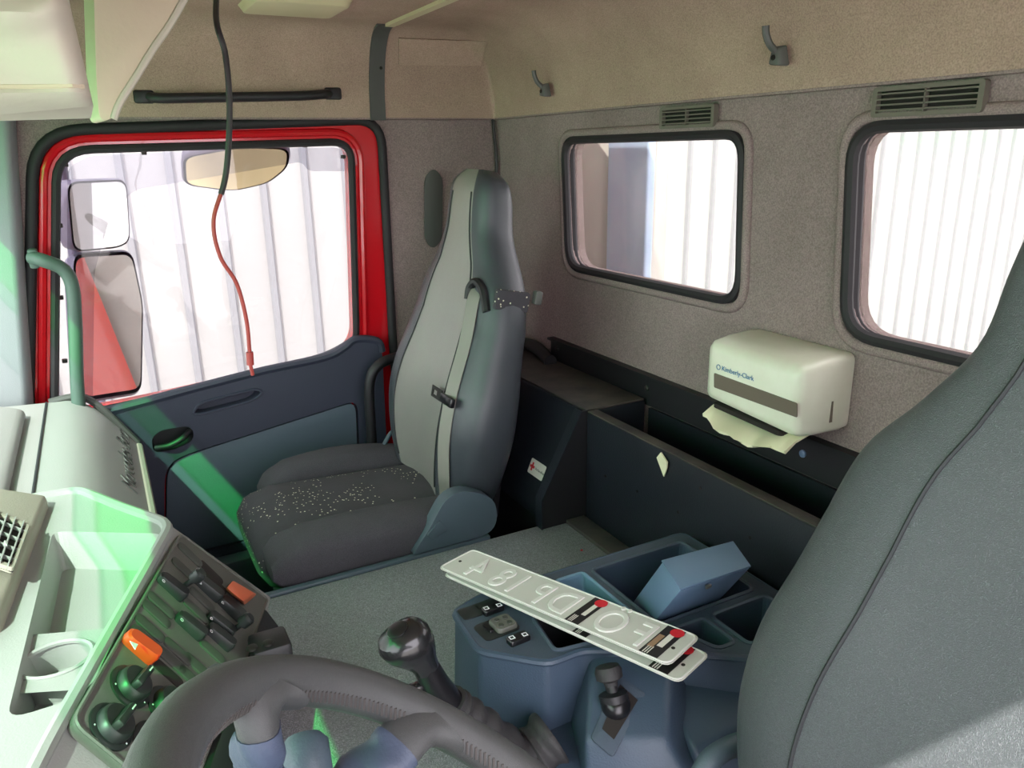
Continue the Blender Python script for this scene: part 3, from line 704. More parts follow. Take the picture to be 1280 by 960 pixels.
# ------------------------------------------------------------------ number plates
def plate(c0, c1, c2, name, label, txt):
    """c0 left far corner, c1 right far corner, c2 left near corner"""
    x = (c1-c0).normalized(); y = (c2-c0); y = (y-x*y.dot(x)).normalized(); LN = (c1-c0).length; WD = (c2-c0).length; z = x.cross(y)
    if z.z < 0: z = -z
    o = lambda a, b, k=0: c0+x*(a*LN)+y*(b*WD)+z*k
    e = empty(name, o(.5, .5), label, 'licence plate', 'aluminium number plates lying on the console')
    lp = rpoly([o(0, 0), o(1, 0), o(1, 1), o(0, 1)], .012, 4)
    part('sheet', slab(lp, (), z*.0015), 'plate', e, r=0, smooth=False)
    part('raised_border', tube([p+z*.0015 for p in rpoly([o(.006, .03), o(.994, .03), o(.994, .97), o(.006, .97)], .012, 4)], .0016, 6, True), 'plate_edge', e)
    # characters are pressed from the other side, so they read mirrored
    if txt:
        for s, a in (('F', .872), ('\u00d6', .778), ('D', .575), ('P', .46), ('1', .35), ('8', .275), ('4', .155)):
            text('pressed_character', s, WD*1.0, o(a+.012, .86, .0012), -x, -y, 'plate_edge', e, .0012, True, .0012, -.0005, xs=.72)
    for a, wdt in ((.615, .055), (.90, .065)):
        part('sticker', slab([o(a-.01, .04, .0020), o(a-.01+wdt, .04, .0020), o(a-.01+wdt, .96, .0020), o(a-.01, .96, .0020)], (), z*.0003), 'print_black', e, smooth=False)
        part('sticker_seal', lathe(o(a+wdt*.55, .16, .0024), z, [(.010, 0), (.010, .0004)], 16), 'print_red', e)
        part('sticker_field', slab([o(a+wdt*.30, .26, .0024), o(a+wdt*.60, .26, .0024), o(a+wdt*.60, .66, .0024), o(a+wdt*.30, .66, .0024)], (), z*.0002), 'print_white', e, smooth=False)
        if a > .8: part('sticker_picture', slab([o(a-.005, .35, .0024), o(a+wdt*.22, .35, .0024), o(a+wdt*.22, .75, .0024), o(a-.005, .75, .0024)], (), z*.0002), 'print_brown', e, smooth=False)
        for k in range(3): part('print_line', slab([o(a+wdt*(.0+.12*k), .72, .0024), o(a+wdt*(.05+.12*k), .72, .0024), o(a+wdt*(.05+.12*k), .93, .0024), o(a+wdt*(.0+.12*k), .93, .0024)], (), z*.0002), 'print_white', e, smooth=False)
    for a in (.035, .965):
        part('fixing_hole', lathe(o(a, .55, .0016), z, [(.0028, 0), (.0028, .0006)], 10), 'vent_hole', e)
    return e
plate(PZ(591, 687, .582), PZ(876, 797, .610), PZ(549, 711, .582), 'number_plate', 'upper blank white licence plate with two black stickers and mirrored pressed characters', True)
plate(PZ(595, 697, .576), PZ(888, 819, .600), PZ(555, 720, .576), 'number_plate', 'lower white licence plate sticking out from under the upper one', False)

# ================================================================== GEAR LEVER
gl = empty('gear_lever', (.42, .76, ZT), 'black gear lever with pear shaped knob on a ribbed rubber boot', 'gear lever')
g = [PY(690, 985, .76), PY(650, 950, .76), PY(598, 912, .76), PY(566, 884, .76), PY(545, 856, .76), PY(528, 826, .76), PY(516, 806, .76)]
g[0].z = ZT+.032
bt = spline(g[:4], 12)
part('boot', tube(bt, lambda t: .040-.016*t+.0028*math.sin(t*2*math.pi*6.5), 18), 'boot', gl)
part('collar', tube([g[3], g[3].lerp(g[4], .25)], .024, 18), 'boot', gl)
part('stem', tube([g[3], g[4], g[5]], lambda t: .019-.003*t, 16), 'gloss_black', gl)
kd = (g[6]-g[4]).normalized(); a1 = V((0, 1, 0)); a1 = (a1-kd*a1.dot(kd)).normalized(); a2 = kd.cross(a1)
kr = []
for t, ra, rb, sh in ((0, .016, .016, 0), (.012, .017, .018, 0), (.026, .022, .024, .001), (.042, .027, .031, .004), (.056, .027, .033, .006), (.066, .023, .028, .007), (.072, .013, .016, .007), (.0735, .002, .002, .007)):
    kr.append(sring(g[5]-kd*.012+kd*t-a2*sh*-1, a1, a2, ra, rb, 2.3, 20))
part('knob', loft(kr), 'knob_black', gl)
part('knob_cap', lathe(g[5]+kd*.0605+a2*.007, kd, [(.013, 0), (.013, .0015), (.011, .0022)], 20), 'gloss_black', gl)
part('range_switch', box(g[4]+V((-.026, 0, -.002)), (.018, .014, .026)), 'knob_black', gl, r=.003)

# ================================================================== SEATS
def seat_back(root, xb, yc, zb, lean, L, m_, far=1):
    s_ = V((math.sin(lean), 0, math.cos(lean))); nf = V((-math.cos(lean), 0, math.sin(lean))); yy = V((0, 1, 0)); B0 = V((xb, yc, zb))
    tab = [(0, .205, .070, .075), (.08, .235, .080, .085), (.22, .262, .088, .092), (.34, .262, .085, .088), (.46, .243, .078, .078), (.58, .226, .072, .070), (.66, .206, .068, .062), (.74, .160, .062, .054), (.82, .120, .056, .048), (.92, .106, .050, .042), (.97, .094, .038, .032), (1.0, .055, .02, .014)]
    def prm(s):
        n = len(tab)
        for i in range(n-1):
            if tab[i][0] <= s <= tab[i+1][0]:
                h = tab[i+1][0]-tab[i][0]; t = (s-tab[i][0])/h; o_ = []
                for k in (1, 2, 3):
                    sl = lambda j: (tab[min(j+1, n-1)][k]-tab[max(j-1, 0)][k])/(tab[min(j+1, n-1)][0]-tab[max(j-1, 0)][0])
                    m0, m1 = sl(i)*h, sl(i+1)*h
                    o_.append(tab[i][k]*(2*t**3-3*t*t+1)+m0*(t**3-2*t*t+t)+tab[i+1][k]*(-2*t**3+3*t*t)+m1*(t**3-t*t))
                return o_
        return tab[-1][1:]
    def bow(s): return .018*math.sin(min(1, s/.55)*math.pi)+.03*max(0, s-.72)/.28
    def front(s, q):          # q in -1..1 across
        hw, tb, tf = prm(s); dip = (.034*(1-min(1, abs(q)/.62)**2) if abs(q) < .62 else 0)*max(0., 1-max(0., s-.45)/.3)
        e = 3.0; n_ = tf*(1-abs(q)**e)**(1/e)
        return B0+s_*(s*L)+yy*(q*hw)+nf*(n_-dip*.75+bow(s))
    rings = []; M = 44
    ss = [i/60 for i in range(61)]
    for s in ss:
        hw, tb, tf = prm(s); ring = []
        for i in range(M):
            t = 2*math.pi*i/M; ct, st = math.cos(t), math.sin(t)
            q = math.copysign(abs(ct)**(2/3.0), ct)
            if st >= 0: ring.append(front(s, max(-1, min(1, q))))
            else: ring.append(B0+s_*(s*L)+yy*(q*hw)+nf*(-tb*abs(st)**(2/3.0)+bow(s)*.6))
        rings.append(ring)
    bk = part('backrest', loft(rings), [m_, 'leather_shaded'], root)
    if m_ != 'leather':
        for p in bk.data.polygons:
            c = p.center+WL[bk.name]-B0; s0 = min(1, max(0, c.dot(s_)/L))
            if c.dot(nf) < 0 or abs(c.y)/prm(s0)[0] > .56+.03*s0: p.material_index = 1  # sides and back take the leather with painted shade
    for q in (-.55, .55):
        pth = [front(.03+.9*i/40, q*(1-.12*(i/40)**2))+nf*.0008 for i in range(41)]
        part('seam', tube(pth, .0022, 6), 'seam', bk)
    return front, prm, s_, nf, bk

ps = empty('passenger_seat', (.45, 1.66, .0), 'passenger seat with grey leather look backrest cover and speckled dark cushion', 'seat')
fr, prm, ssp, nfp, pback = seat_back(ps, .675, 1.665, .46, R(12), .755, 'leather_lit')
yy = V((0, 1, 0))
# cushion: centre and two bolsters, lofted front to rear
def cushion(name, y0, hw, zt0, zt1, zb, m_, x0=.165, x1=.66, e=3.2, crown=0):
    rings = []
    for i in range(25):
        t = i/24; x = x0+(x1-x0)*t
        end = min(1, (1-(1-min(1, t/.16))**2.2)**.5 if t < .16 else 1)
        endb = 1 if t < .94 else max(.5, 1-(t-.94)*8)
        zt = zt0+(zt1-zt0)*t+crown*math.sin(t*math.pi)
        h = (zt-zb)/2
        rings.append(sring((x, y0, zb+h*(1 if t > .16 else .92)), V((0, 1, 0)), V((0, 0, 1)), hw*(.85+.15*end)*endb, h*(.35+.65*end), e, 28))
    return part(name, loft(rings), m_, ps)
cushion('cushion_centre', 1.655, .165, .502, .474, .34, 'cushion_speckle', .195)
cushion('cushion_bolster', 1.462, .066, .506, .492, .40, 'cushion_side', .205, crown=.010)
cushion('cushion_bolster', 1.862, .060, .490, .480, .36, 'cushion_side', .265, crown=.026)
part('cushion_pan', hexa([(.22, 1.41, .40), (.62, 1.41, .40), (.62, 1.93, .40), (.22, 1.93, .40)], [(.28, 1.45, .33), (.60, 1.45, .33), (.60, 1.90, .33), (.28, 1.90, .33)]), 'black_plastic', ps, r=.012)
part('seat_base', hexa([(.28, 1.46, .34), (.66, 1.46, .34), (.66, 1.88, .34), (.28, 1.88, .34)], [(.26, 1.44, .0), (.70, 1.44, 0), (.70, 1.90, 0), (.26, 1.90, 0)]), 'bin_inside', ps, r=.02)
for q in ((.20, 1.50), (.215, 1.53)):
    part('release_bar', tube(spline([(q[0]+.06, q[1], .36), (q[0]+.01, q[1]-.02, .32), (q[0], q[1]-.03, .24), (q[0]+.02, q[1]-.03, .14)], 6), .008, 8), 'handle_green', ps)
# recliner side cover
YS = 1.380
cv_ = [PY(516, 694, YS), PY(540, 656, YS), PY(556, 624, YS), PY(580, 612, YS), PY(618, 622, YS), PY(623, 650, YS), PY(612, 668, YS), PY(560, 682, YS)]
sc_ = part('recliner_cover', prism(rpoly(cv_, [.005, .01, .03, .04, .03, .03, .03, .01], 4), (0, .035, 0)), 'seat_plastic', ps, r=.007, seg=3)
part('cover_button', prism(rpoly([PY(533, 668, YS), PY(549, 650, YS), PY(559, 662, YS), PY(540, 674, YS)], .004, 3), (0, -.004, 0)), 'seat_plastic', sc_, r=.0015)
part('side_shroud', hexa([(.63, 1.47, .40), (.74, 1.47, .40), (.76, 1.47, .54), (.66, 1.47, .54)], [(.63, 1.86, .40), (.74, 1.86, .40), (.76, 1.86, .54), (.66, 1.86, .54)]), 'bin_inside', ps, r=.02)
# belt, tongue, guide opening
def onb(s, q, k=.006): return fr(s, q)+nfp*k
bp_ = spline([onb(.655, -.66, -.004), onb(.62, -.68), onb(.50, -.70), onb(.36, -.70), onb(.22, -.72), onb(.10, -.78, .008), onb(.03, -.80, .004), V((.60, 1.47, .44))], 6)
part('seat_belt', ribbon(bp_, (-.5, 1, .1), .032, .002), 'belt', ps)
part('belt_opening', tube(spline([onb(.60, -.86, 0), onb(.655, -.80, .004), onb(.675, -.68, .004), onb(.655, -.56, .004), onb(.62, -.54, .002)], 6), .010, 8), 'black_plastic', pback)
tc_ = onb(.33, -.70, .012)
bu = part('belt_tongue', box(tc_, (.012, .060, .022), (nfp, yy, ssp)), 'gloss_black', ps, r=.004)
part('tongue_plate', slab([tc_+yy*(a)+ssp*b for a, b in ((.03, -.012), (.085, -.012), (.085, .014), (.03, .014))], [[tc_+yy*a+ssp*b for a, b in ((.055, -.005), (.075, -.005), (.075, .006), (.055, .006))]], nfp*.002), 'dark_metal', bu, smooth=False)
part('cover_gap', box(fr(.635, -.94)+V((.035, -.006, -.002)), (.085, .016, .045), (-nfp, yy, ssp)), 'cushion_speckle', pback, r=.006)
part('belt_guide', box(fr(.635, -.96)+V((.092, -.006, .0)), (.018, .020, .030), (-nfp, yy, ssp)), 'hook', pback, r=.004)
part('buckle', box(PY(469, 575, 1.86), (.016, .028, .05), (V((-.5, 0, .85)).normalized(), V((0, 1, 0)), V((.85, 0, .5)).normalized())), 'print_red', ps, r=.004)
part('buckle_wire', tube(spline([(.58, 1.86, .46), (.60, 1.88, .49), (.635, 1.89, .52), (.66, 1.88, .47)], 6), .006, 8), 'seat_plastic', ps)

dsn = empty('driver_seat', (.45, .285, .0), 'driver seat with plain grey leather look cover beside the steering wheel', 'seat')
seat_back(dsn, .600, .285, .46, R(12), .755, 'leather')
part('seat_base', hexa([(.25, .08, .36), (.66, .08, .36), (.66, .49, .36), (.25, .49, .36)], [(.26, .10, 0), (.70, .10, 0), (.70, .47, 0), (.26, .47, 0)]), 'bin_inside', dsn, r=.02)
part('recliner_trim', tube(spline([PY(868, 985, .575), PY(886, 952, .575), PY(908, 936, .575), PY(935, 926, .575)], 6), .014, 10), 'seat_plastic', dsn)

# ================================================================== REAR STORAGE
sb = empty('storage_box', (.95, 1.65, ZT), 'black metal locker with dusty lid behind the passenger seat', 'storage box')
XB = .90
pr = [V((XB, 1.352, .687)), V((XR-.014, 1.352, .687)), V((XR-.014, 1.352, ZT+.002)), V((.80, 1.352, ZT+.002)), V((.80, 1.352, .46))]
part('body', prism(pr, (0, .70, 0)), 'bin_dark', sb, r=.004)
part('plinth', box((.945, 1.73, ZT/2), (.25, .64, ZT)), 'bin_inside', sb)
part('lid', box(((XB+XR)/2-.006, 1.70, .689), (XR-XB-.02, .69, .006)), 'dusty', sb, r=.002)
part('side_bracket', slab([V((.785, 1.349, ZT+.001)), V((XB+.005, 1.349, ZT+.001)), V((XB+.005, 1.349, .692)), V((XB-.010, 1.349, .692)), V((.785, 1.349, .50))], (), (0, .004, 0)), 'black_plastic', sb, smooth=False)
part('bracket_flange', ribbon([V((XB-.012, 1.362, .692)), V((.785, 1.362, .50)), V((.785, 1.362, ZT))], (0, 1, 0), .028, .003), 'bin_dark', sb)
part('raised_end', tube(spline([(XR-.05, 1.72, .70), (XR-.03, 1.85, .712), (XR-.04, 2.0, .70)], 6), .018, 10), 'black_plastic', sb)
ft = (V((.80, 0, .46))-V((XB, 0, .687))).normalized(); fn = V((-ft.z, 0, ft.x));
if fn.x > 0: fn = -fn
stc = PPL(672, 587, V((XB, 0, .687)), fn)
stq = [stc+V((0, 1, 0))*a+ft*b+fn*.001 for a, b in ((.035, -.018), (-.032, -.018), (-.032, .018), (.035, .018))]
stk_ = part('first_aid_sticker', slab(rpoly(stq, .004, 3), (), fn*.0006), 'print_white', sb, smooth=False)
sx = stc+V((0, .022, 0))+fn*.0018
part('red_cross', join(box(sx, (.006, .0007, .020), (V((0, 1, 0)), fn, ft)), box(sx, (.020, .0007, .006), (V((0, 1, 0)), fn, ft))), 'print_red', stk_)
text('sticker_text', 'Verbandkasten', .0085, stc+V((0, .008, 0))+ft*.003+fn*.0018, (0, -1, 0), -ft, 'print_black', stk_, .0001)

rb = empty('rear_bin', (.99, .62, ZT), 'long open black metal trough in front of the rear wall', 'storage bin')
part('front_panel', box((XB+.004, .57, (ZT+.690)/2), (.008, 1.55, .690-ZT)), 'bin_dark', rb, r=.001)
part('top_flange', hexa([(XB, -.2, .692), (XB, 1.345, .692), (XB+.026, 1.345, .692), (XB+.026, -.2, .692)], [(XB, -.2, .687), (XB, 1.345, .687), (XB+.026, 1.345, .687), (XB+.026, -.2, .687)]), 'dusty', rb, r=.001)
part('trough_floor', box((XR-.09, .57, ZT+.02), (.17, 1.55, .01)), 'bin_inside', rb)
part('back_panel', box((XR-.006, .57, .548), (.008, 1.55, .244)), 'bin_dark', rb)
for q in ((757, 595), (797, 614), (848, 640), (876, 610), (938, 672)):
    part('bolt_hole', lathe(PX(q[0], q[1], XB)-V((.0006, 0, 0)), (-1, 0, 0), [(.003, 0), (.003, .0006)], 10), 'vent_hole', rb)
rl = empty('rear_rail', (XR-.02, .7, .68), 'black metal rail bolted along the rear wall above the trough', 'rail')
part('rail', prism([V((XR-.001, -.2, .75)), V((XR-.022, -.2, .75)), V((XR-.022, -.2, .744)), V((XR-.010, -.2, .742)), V((XR-.010, -.2, .675)), V((XR-.001, -.2, .675))], (0, 1.985, 0)), 'black_plastic', rl, smooth=False)
for q in ((697, 436), (809, 485), (960, 552), (1004, 567)):
    part('bolt', lathe(PX(q[0], q[1], XR-.010), (-1, 0, 0), [(.007, 0), (.007, .003), (.004, .005)], 12), 'steel_blue' if q[0] == 1004 else 'dark_metal', rl)
sp_ = PX(831, 580, XB-.001)
tag(part('paper_scrap', slab([sp_+V((-.002*k, a, b)) for a, b, k in ((.022, .006, 0), (.008, .022, 1), (-.014, .010, 2), (-.012, -.002, 1), (-.004, -.024, 1))], (), (-.003, 0, 0)), 'paper', smooth=False), 'cream scrap of paper stuck to the front of the trough', 'paper scrap')

# ================================================================== TOWEL DISPENSER
td = empty('towel_dispenser', (1.02, .93, .78), 'yellowed white paper towel dispenser on the rear wall with a smoked slot', 'towel dispenser')
y0, y1, z0, z1 = .818, 1.042, .785, .912
XDf, XDb = .955, XR-.002
rings = []
for k, (x, ins) in enumerate(((XDb, .0), (XDb-.02, -.002), (XDf+.05, -.001), (XDf+.016, .002), (XDf+.005, .007), (XDf, .018))):
    zt = z1+.004*(x-XDf)/.1
    zlo = z0+(.0 if k == 0 else .0)
    rings.append(rpoly([V((x, y0+ins, zlo+ins)), V((x, y1-ins, zlo+ins+.012)), V((x, y1-ins, zt-ins)), V((x, y0+ins, zt-ins))], .014, 4))
dbod = part('cover', loft(rings), 'white_plastic', td, auto=50)
wd = [PX(893, 466, XDf-.0005), PX(997, 504, XDf-.0005), PX(997, 522, XDf-.0005), PX(893, 484, XDf-.0005)]
part('smoked_slot', slab(rpoly(wd, .003, 3), (), (-.0012, 0, 0)), 'smoke_slot', td, smooth=False)
part('logo_ring', tube(sring(PX(898, 459, XDf-.001), V((0, 1, 0)), V((0, 0, 1)), .0045, .0045, 2, 16), .0006, 6, True), 'logo_blue', td)
text('brand_text', 'Kimberly-Clark', .0125, PX(902, 463, XDf-.001), (0, -1, 0), (0, 0, 1), 'logo_blue', td, .0002)
lk = [V((XDf+.075, y0-.001, .842)), V((XDf+.079, y0-.001, .842)), V((XDf+.081, y0-.001, .805)), V((XDf+.074, y0-.001, .805))]
part('lock_slot', slab(lk, (), (0, -.001, 0)), 'smoke_slot', td, smooth=False)
part('throat', prism(rpoly([V((XDf+.004, .855, z0+.004)), V((XDf+.09, .855, z0+.004)), V((XDf+.09, 1.02, z0+.010)), V((XDf+.004, 1.02, z0+.010))], .01, 3), (0, 0, -.008)), 'vent_hole', td)
tw = []
for i in range(15):
    t = i/14; y = 1.030-.20*t; zz = z0+.002-.012*math.sin(t*3.0)+.004*math.sin(t*17)
    tw.append([V((XDf+.05, y, zz+.006)), V((XDf+.015, y, zz-.002)), V((XDf-.012-.014*math.sin(t*math.pi)+.003*math.sin(t*23), y-.004, zz-.016+.003*math.cos(t*19))), V((XDf-.011-.014*math.sin(t*math.pi), y-.004, zz-.0185)), V((XDf+.016, y, zz-.006)), V((XDf+.05, y, zz+.003))])
tag(part('paper_towel', loft(tw), 'paper', auto=60), 'cream paper towel hanging out below the dispenser', 'paper towel')

# ================================================================== WALL FITTINGS
def vent(q, label):
    c = [PX(a, b, XR-.010) for a, b in q]; zt = (c[0].z+c[1].z)/2; zb = (c[2].z+c[3].z)/2; ya = (c[0].y+c[3].y)/2; yb = (c[1].y+c[2].y)/2
    e = empty('air_vent', (XR-.01, (ya+yb)/2, zb), label, 'vent', 'air vents above the rear windows')
    X = XR-.004
    o = rpoly([V((X-.012, ya, zt)), V((X-.012, yb, zt)), V((X-.012, yb, zb)), V((X-.012, ya, zb))], .006, 3)
    h = [V((X-.012, ya-.008, zt-.006)), V((X-.012, yb+.008, zt-.006)), V((X-.012, yb+.008, zb+.006)), V((X-.012, ya-.008, zb+.006))]
    part('frame', slab(o, [h], (.012, 0, 0)), 'vent_grey', e, smooth=False)
    part('dark_back', box((X-.001, (ya+yb)/2, (zt+zb)/2), (.002, ya-yb-.01, zt-zb-.008)), 'vent_hole', e)
    for i in range(4):
        z = zb+.006+(zt-zb-.012)*(i+.5)/4
        part('slat', box((X-.008, (ya+yb)/2, z), (.008, ya-yb-.016, .0022)), 'vent_grey', e)
    part('divider', box((X-.008, (ya+yb)/2, (zt+zb)/2), (.008, .0025, zt-zb-.010)), 'vent_grey', e)
vent([(827, 134), (895, 130), (895, 159), (827, 161)], 'grey slatted air vent above the window behind the passenger seat')
vent([(1094, 111), (1235, 97), (1231, 141), (1092, 147)], 'grey slatted air vent above the window beside the driver seat')
def hook(px, py, label):
    c0 = PX(px, py, XR-.03)
    x = c0.x
    for k in range(30):      # rest the foot on the coved liner
        if ceil_z(x, c0.y) > c0.z-.004: break
        x += .002
    e = empty('coat_hook', (x, c0.y, c0.z-.02), label, 'coat hook', 'coat hooks on the rear headliner')
    o = V((x, c0.y, c0.z))
    part('base', hexa([o+V((.004, -.018, -.022)), o+V((.004, .016, -.018)), o+V((-.002, .012, .012)), o+V((-.002, -.014, .012))], [o+V((-.018, -.014, -.022)), o+V((-.018, .012, -.018)), o+V((-.016, .008, .006)), o+V((-.016, -.008, .006))]), 'hook', e, r=.004)
    part('prong', tube(spline([o+V((-.010, 0, 0)), o+V((-.026, .002, .012)), o+V((-.034, .004, .028)), o+V((-.036, .004, .040))], 5), .006, 8), 'hook', e)
    part('screw', lathe(o+V((-.018, 0, -.008)), (-1, 0, 0), [(.0045, 0), (.004, .002)], 10), 'vent_hole', e)
hook(684, 110, 'grey coat hook in the corner above the passenger seat')
hook(977, 66, 'grey coat hook between the two rear windows')
# roof grab handle over the passenger door
def cove(px, py):
    lo, hi = .5, 2.2
    for _ in range(40):
        m = (lo+hi)/2; p = PY(px, py, m)
        if p.y > YP-.03 or p.z > ceil_z(p.x, p.y): hi = m
        else: lo = m
    return PY(px, py, lo)
ga, gb = cove(180, 121), cove(416, 117)
gh = empty('grab_handle', (ga+gb)/2, 'black grab handle above the passenger door', 'grab handle')
into = V((0, -.03, -.006))
part('grip', tube(spline([ga+V((.01, 0, 0)), ga+V((.035, -.022, -.004)), ga.lerp(gb, .25)+into, ga.lerp(gb, .75)+into, gb+V((-.035, -.022, -.004)), gb+V((-.01, 0, 0))], 8), .0115, 10), 'black_plastic', gh)
for p in (ga, gb): part('end_cap', box(p, (.045, .016, .030)), 'black_plastic', gh, r=.006)
# B pillar strap and ceiling rail
tr = struct(empty('trim_4', (.72, YP-.04, ZS)), 'dark grey roof strap with a cream rail across the ceiling')
pth = []
for i in range(16):
    y = YP-.032-.10*(i/15)**1.6; pth.append(V((.715, y, ceil_z(.715, y)-.002)))
pth[0].z = ZS-.005
part('strap', ribbon(pth, (1, 0, 0), .042, .008), 'trim_grey', tr)
part('ceiling_rail', ribbon([V((.725, YP-.135, ZC-.004)), V((.725, .1, ZC-.004))], (1, 0, 0), .022, .008), 'cream', tr)
part('strap_screw', lathe(PY(476, 85, pth[5].y-.006), (0, -1, 0), [(.004, 0), (.004, .002)], 10), 'vent_hole', tr)
# loose fabric patch on the cove behind the strap
pg = []
NPX, NPY = 14, 5
for i in range(NPX+1):
    for j in range(NPY+1):
        u, v = i/NPX, j/NPY
        pg.append(cove(498+(608-8*v-498)*u, 47+4*u+(80-47-3*u)*v)+V((0, -.004, -.003)))
pgf = [(i*(NPY+1)+j, (i+1)*(NPY+1)+j, (i+1)*(NPY+1)+j+1, i*(NPY+1)+j+1) for i in range(NPX) for j in range(NPY)]
k0 = len(pg); pg += [p+V((0, .0035, .0025)) for p in pg]
rimi = [i*(NPY+1) for i in range(NPX+1)]+[NPX*(NPY+1)+j for j in range(1, NPY+1)]+[i*(NPY+1)+NPY for i in range(NPX-1, -1, -1)]+[j for j in range(NPY-1, 0, -1)]
pgf += [tuple(k0+q for q in reversed(f_)) for f_ in pgf]+[(rimi[q], rimi[(q+1) % len(rimi)], k0+rimi[(q+1) % len(rimi)], k0+rimi[q]) for q in range(len(rimi))]
tag(part('fabric_patch', (pg, pgf), 'fabric_ceiling', auto=60), 'loose grey beige fabric patch beside the dark roof strap', 'fabric patch')
# dome light
dl = [PZ(302, 10, ZC-.004), PZ(428, 7, ZC-.004), PZ(470, -40, ZC-.004), PZ(330, -40, ZC-.004)]
tag(part('dome_light', hexa(rpoly([V((.34, 1.885, ZC+.002)), V((.55, 1.885, ZC+.002)), V((.55, 1.70, ZC+.002)), V((.34, 1.70, ZC+.002))], .02, 4), rpoly([V((.35, 1.875, ZC-.016)), V((.54, 1.875, ZC-.016)), V((.54, 1.71, ZC-.016)), V((.35, 1.71, ZC-.016))], .02, 4)), 'cream', r=.002), 'cream plastic dome light on the ceiling', 'lamp')
# belt anchor slot cover on the B pillar, corner cable
ov = [XZ(a, b, YP-.002) for a, b in ((530, 222), (541, 209), (553, 222), (552, 300), (541, 312), (530, 300))]
tag(part('belt_slot_cover', prism(rpoly(ov, .02, 5), (0, -.006, 0)), 'trim_grey', r=.002), 'long oval grey plastic cover on the pillar trim behind the passenger seat', 'cover plate')
cc_ = [PX(616, 148, XR-.012), PX(618, 170, XR-.012), PX(621, 225, XR-.012), PX(620, 420, XR-.012)]
tag(part('corner_cable', tube(spline(cc_, 6), .005, 8), 'cable'), 'thin black cable running down the rear corner behind the seat', 'cable')
# black tubular rail by the door's rear edge
tag(part('entry_rail', tube(spline([V((.78, YP-.003, .72)), PY(520, 440, 2.06), PY(498, 446, 2.03), PY(474, 456, 2.02), PY(462, 480, 2.02), PY(464, 540, 2.02), PY(470, 640, 2.02), V((.60, 2.03, .0))], 8), .015, 12), 'black_plastic'), 'bent black tube rail between passenger seat and door', 'grab rail')
# grab handle at the A pillar
YA = YP-.085
ah = empty('pillar_grab_handle', PY(98, 500, YA), 'tubular greenish grab handle on the passenger A pillar', 'grab handle')
part('grip', tube(spline([PY(40, 322, YP-.06), PY(55, 326, YA), PY(78, 336, YA), PY(90, 356, YA), PY(94, 400, YA), PY(96, 470, YA), PY(99, 515, YA)], 8), .0155, 12), 'handle_green', ah)
part('end_cap', box(PY(42, 323, YP-.055), (.02, .03, .045)), 'handle_green', ah, r=.006)
# hanging microphone cable
cb = empty('hanging_cable', PY(316, 468, 1.2), 'thin cable dangling from the ceiling with a red plug at its end', 'cable')
Yc = 1.2
cps = [V((.245, Yc+.25, ZC-.004)), PY(270, 20, Yc+.02), PY(282, 70, Yc), PY(287, 140, Yc), PY(282, 220, Yc), PY(267, 275, Yc), PY(275, 320, Yc), PY(296, 355, Yc), PY(308, 400, Yc), PY(312, 440, Yc)]
sp1 = spline(cps, 8)
part('upper_cable', tube(sp1[:36], .0042, 8), 'cable', cb)
part('lower_cable', tube(sp1[35:], .0030, 8), 'cable_red', cb)
part('plug', tube([PY(312, 440, Yc), PY(313, 456, Yc)], .0055, 10), 'cable_red', cb)
part('plug_pin', tube([PY(313, 456, Yc), PY(316, 469, Yc)], .0028, 8), 'cable_red', cb)

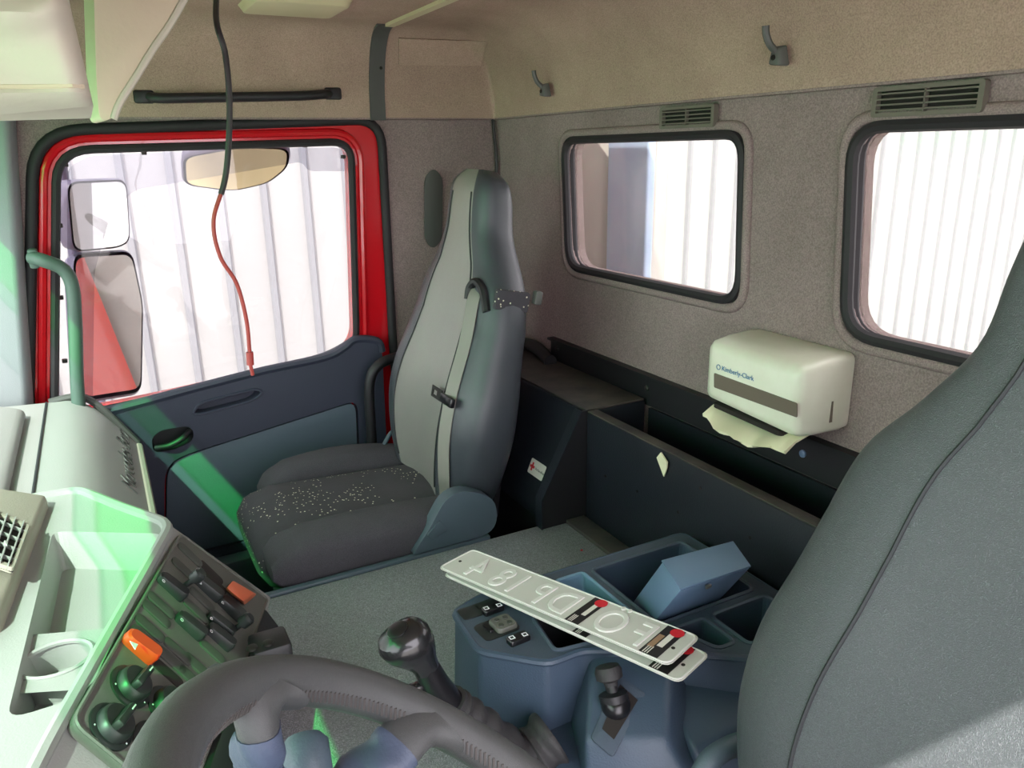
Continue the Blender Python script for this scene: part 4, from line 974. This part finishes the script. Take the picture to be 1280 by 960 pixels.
# ================================================================== OVERHEAD SHELF COVERS AND VISOR
YV = .80
sv_ = empty('sun_blind', (-.1, YV, 1.28), 'soft off white folded cover hanging from the overhead shelf', 'sun blind')
def cloth(u, v):        # u along X (front to rear), v upwards; the face looks to the driver side
    x = -.16+.175*u-.012*v*u; z = 1.286+.006*u+.20*v
    r = min(1, (1-u)/.10); edge = (1-(1-r)**2)**.5
    rl = min(1, v/.06); low = (1-(1-rl)**2)**.5
    cur = .30+.9*(u-.72)**2            # lower line of the sagging fold
    dv = v-cur; sag = .014*math.exp(-(dv/.05)**2)+.014/(1+math.exp(-max(-40, min(40, dv/.02))))
    crease = -.006*math.exp(-((v-.075)/.010)**2)
    y = .80-.045*edge*low-sag*edge-crease+.004*math.sin(9*u+14*v)
    return V((x, y, z))
NU, NV = 40, 44
cvs = [cloth(i/NU, j/NV) for i in range(NU+1) for j in range(NV+1)]
cfs = [(i*(NV+1)+j, (i+1)*(NV+1)+j, (i+1)*(NV+1)+j+1, i*(NV+1)+j+1) for i in range(NU) for j in range(NV)]
nb = len(cvs); bl = [(0, 0), (NU, 0), (NU, NV), (0, NV)]
cvs += [V((cloth(i/NU, j/NV).x, 1.05, cloth(i/NU, j/NV).z)) for i, j in bl]
ix = lambda i, j: i*(NV+1)+j
cfs += [[ix(i, 0) for i in range(NU+1)]+[nb+1, nb], [ix(NU, j) for j in range(NV+1)]+[nb+2, nb+1], [ix(i, NV) for i in range(NU, -1, -1)]+[nb+3, nb+2], [nb, nb+1, nb+2, nb+3], [ix(0, j) for j in range(NV, -1, -1)]+[nb, nb+3]]
part('cover', (cvs, cfs), 'visor_white', sv_, auto=50)
part('hem', tube([cloth(i/20*.97, .07)-V((0, .001, 0)) for i in range(21)], .0022, 6), 'visor', sv_)
vz = empty('shelf_end_panel', (.08, 1.30, 1.30), 'beige tapering end panel beside the folded cover overhead', 'panel')
q_ = [PY(116, -30, 1.15), PY(120, 100, 1.15), PY(124, 152, 1.15), PY(142, 149, 1.15), PY(150, 128, 1.15), PY(170, 96, 1.15), PY(192, 60, 1.15), PY(214, 28, 1.15), PY(246, -30, 1.15)]
part('board', prism(rpoly(q_, .012, 3), (-.01, .10, 0)), 'visor', vz, r=.004)
part('edging', tube(spline([p-V((0, .001, 0)) for p in q_[3:]], 5), .0045, 8), 'visor_white', vz)
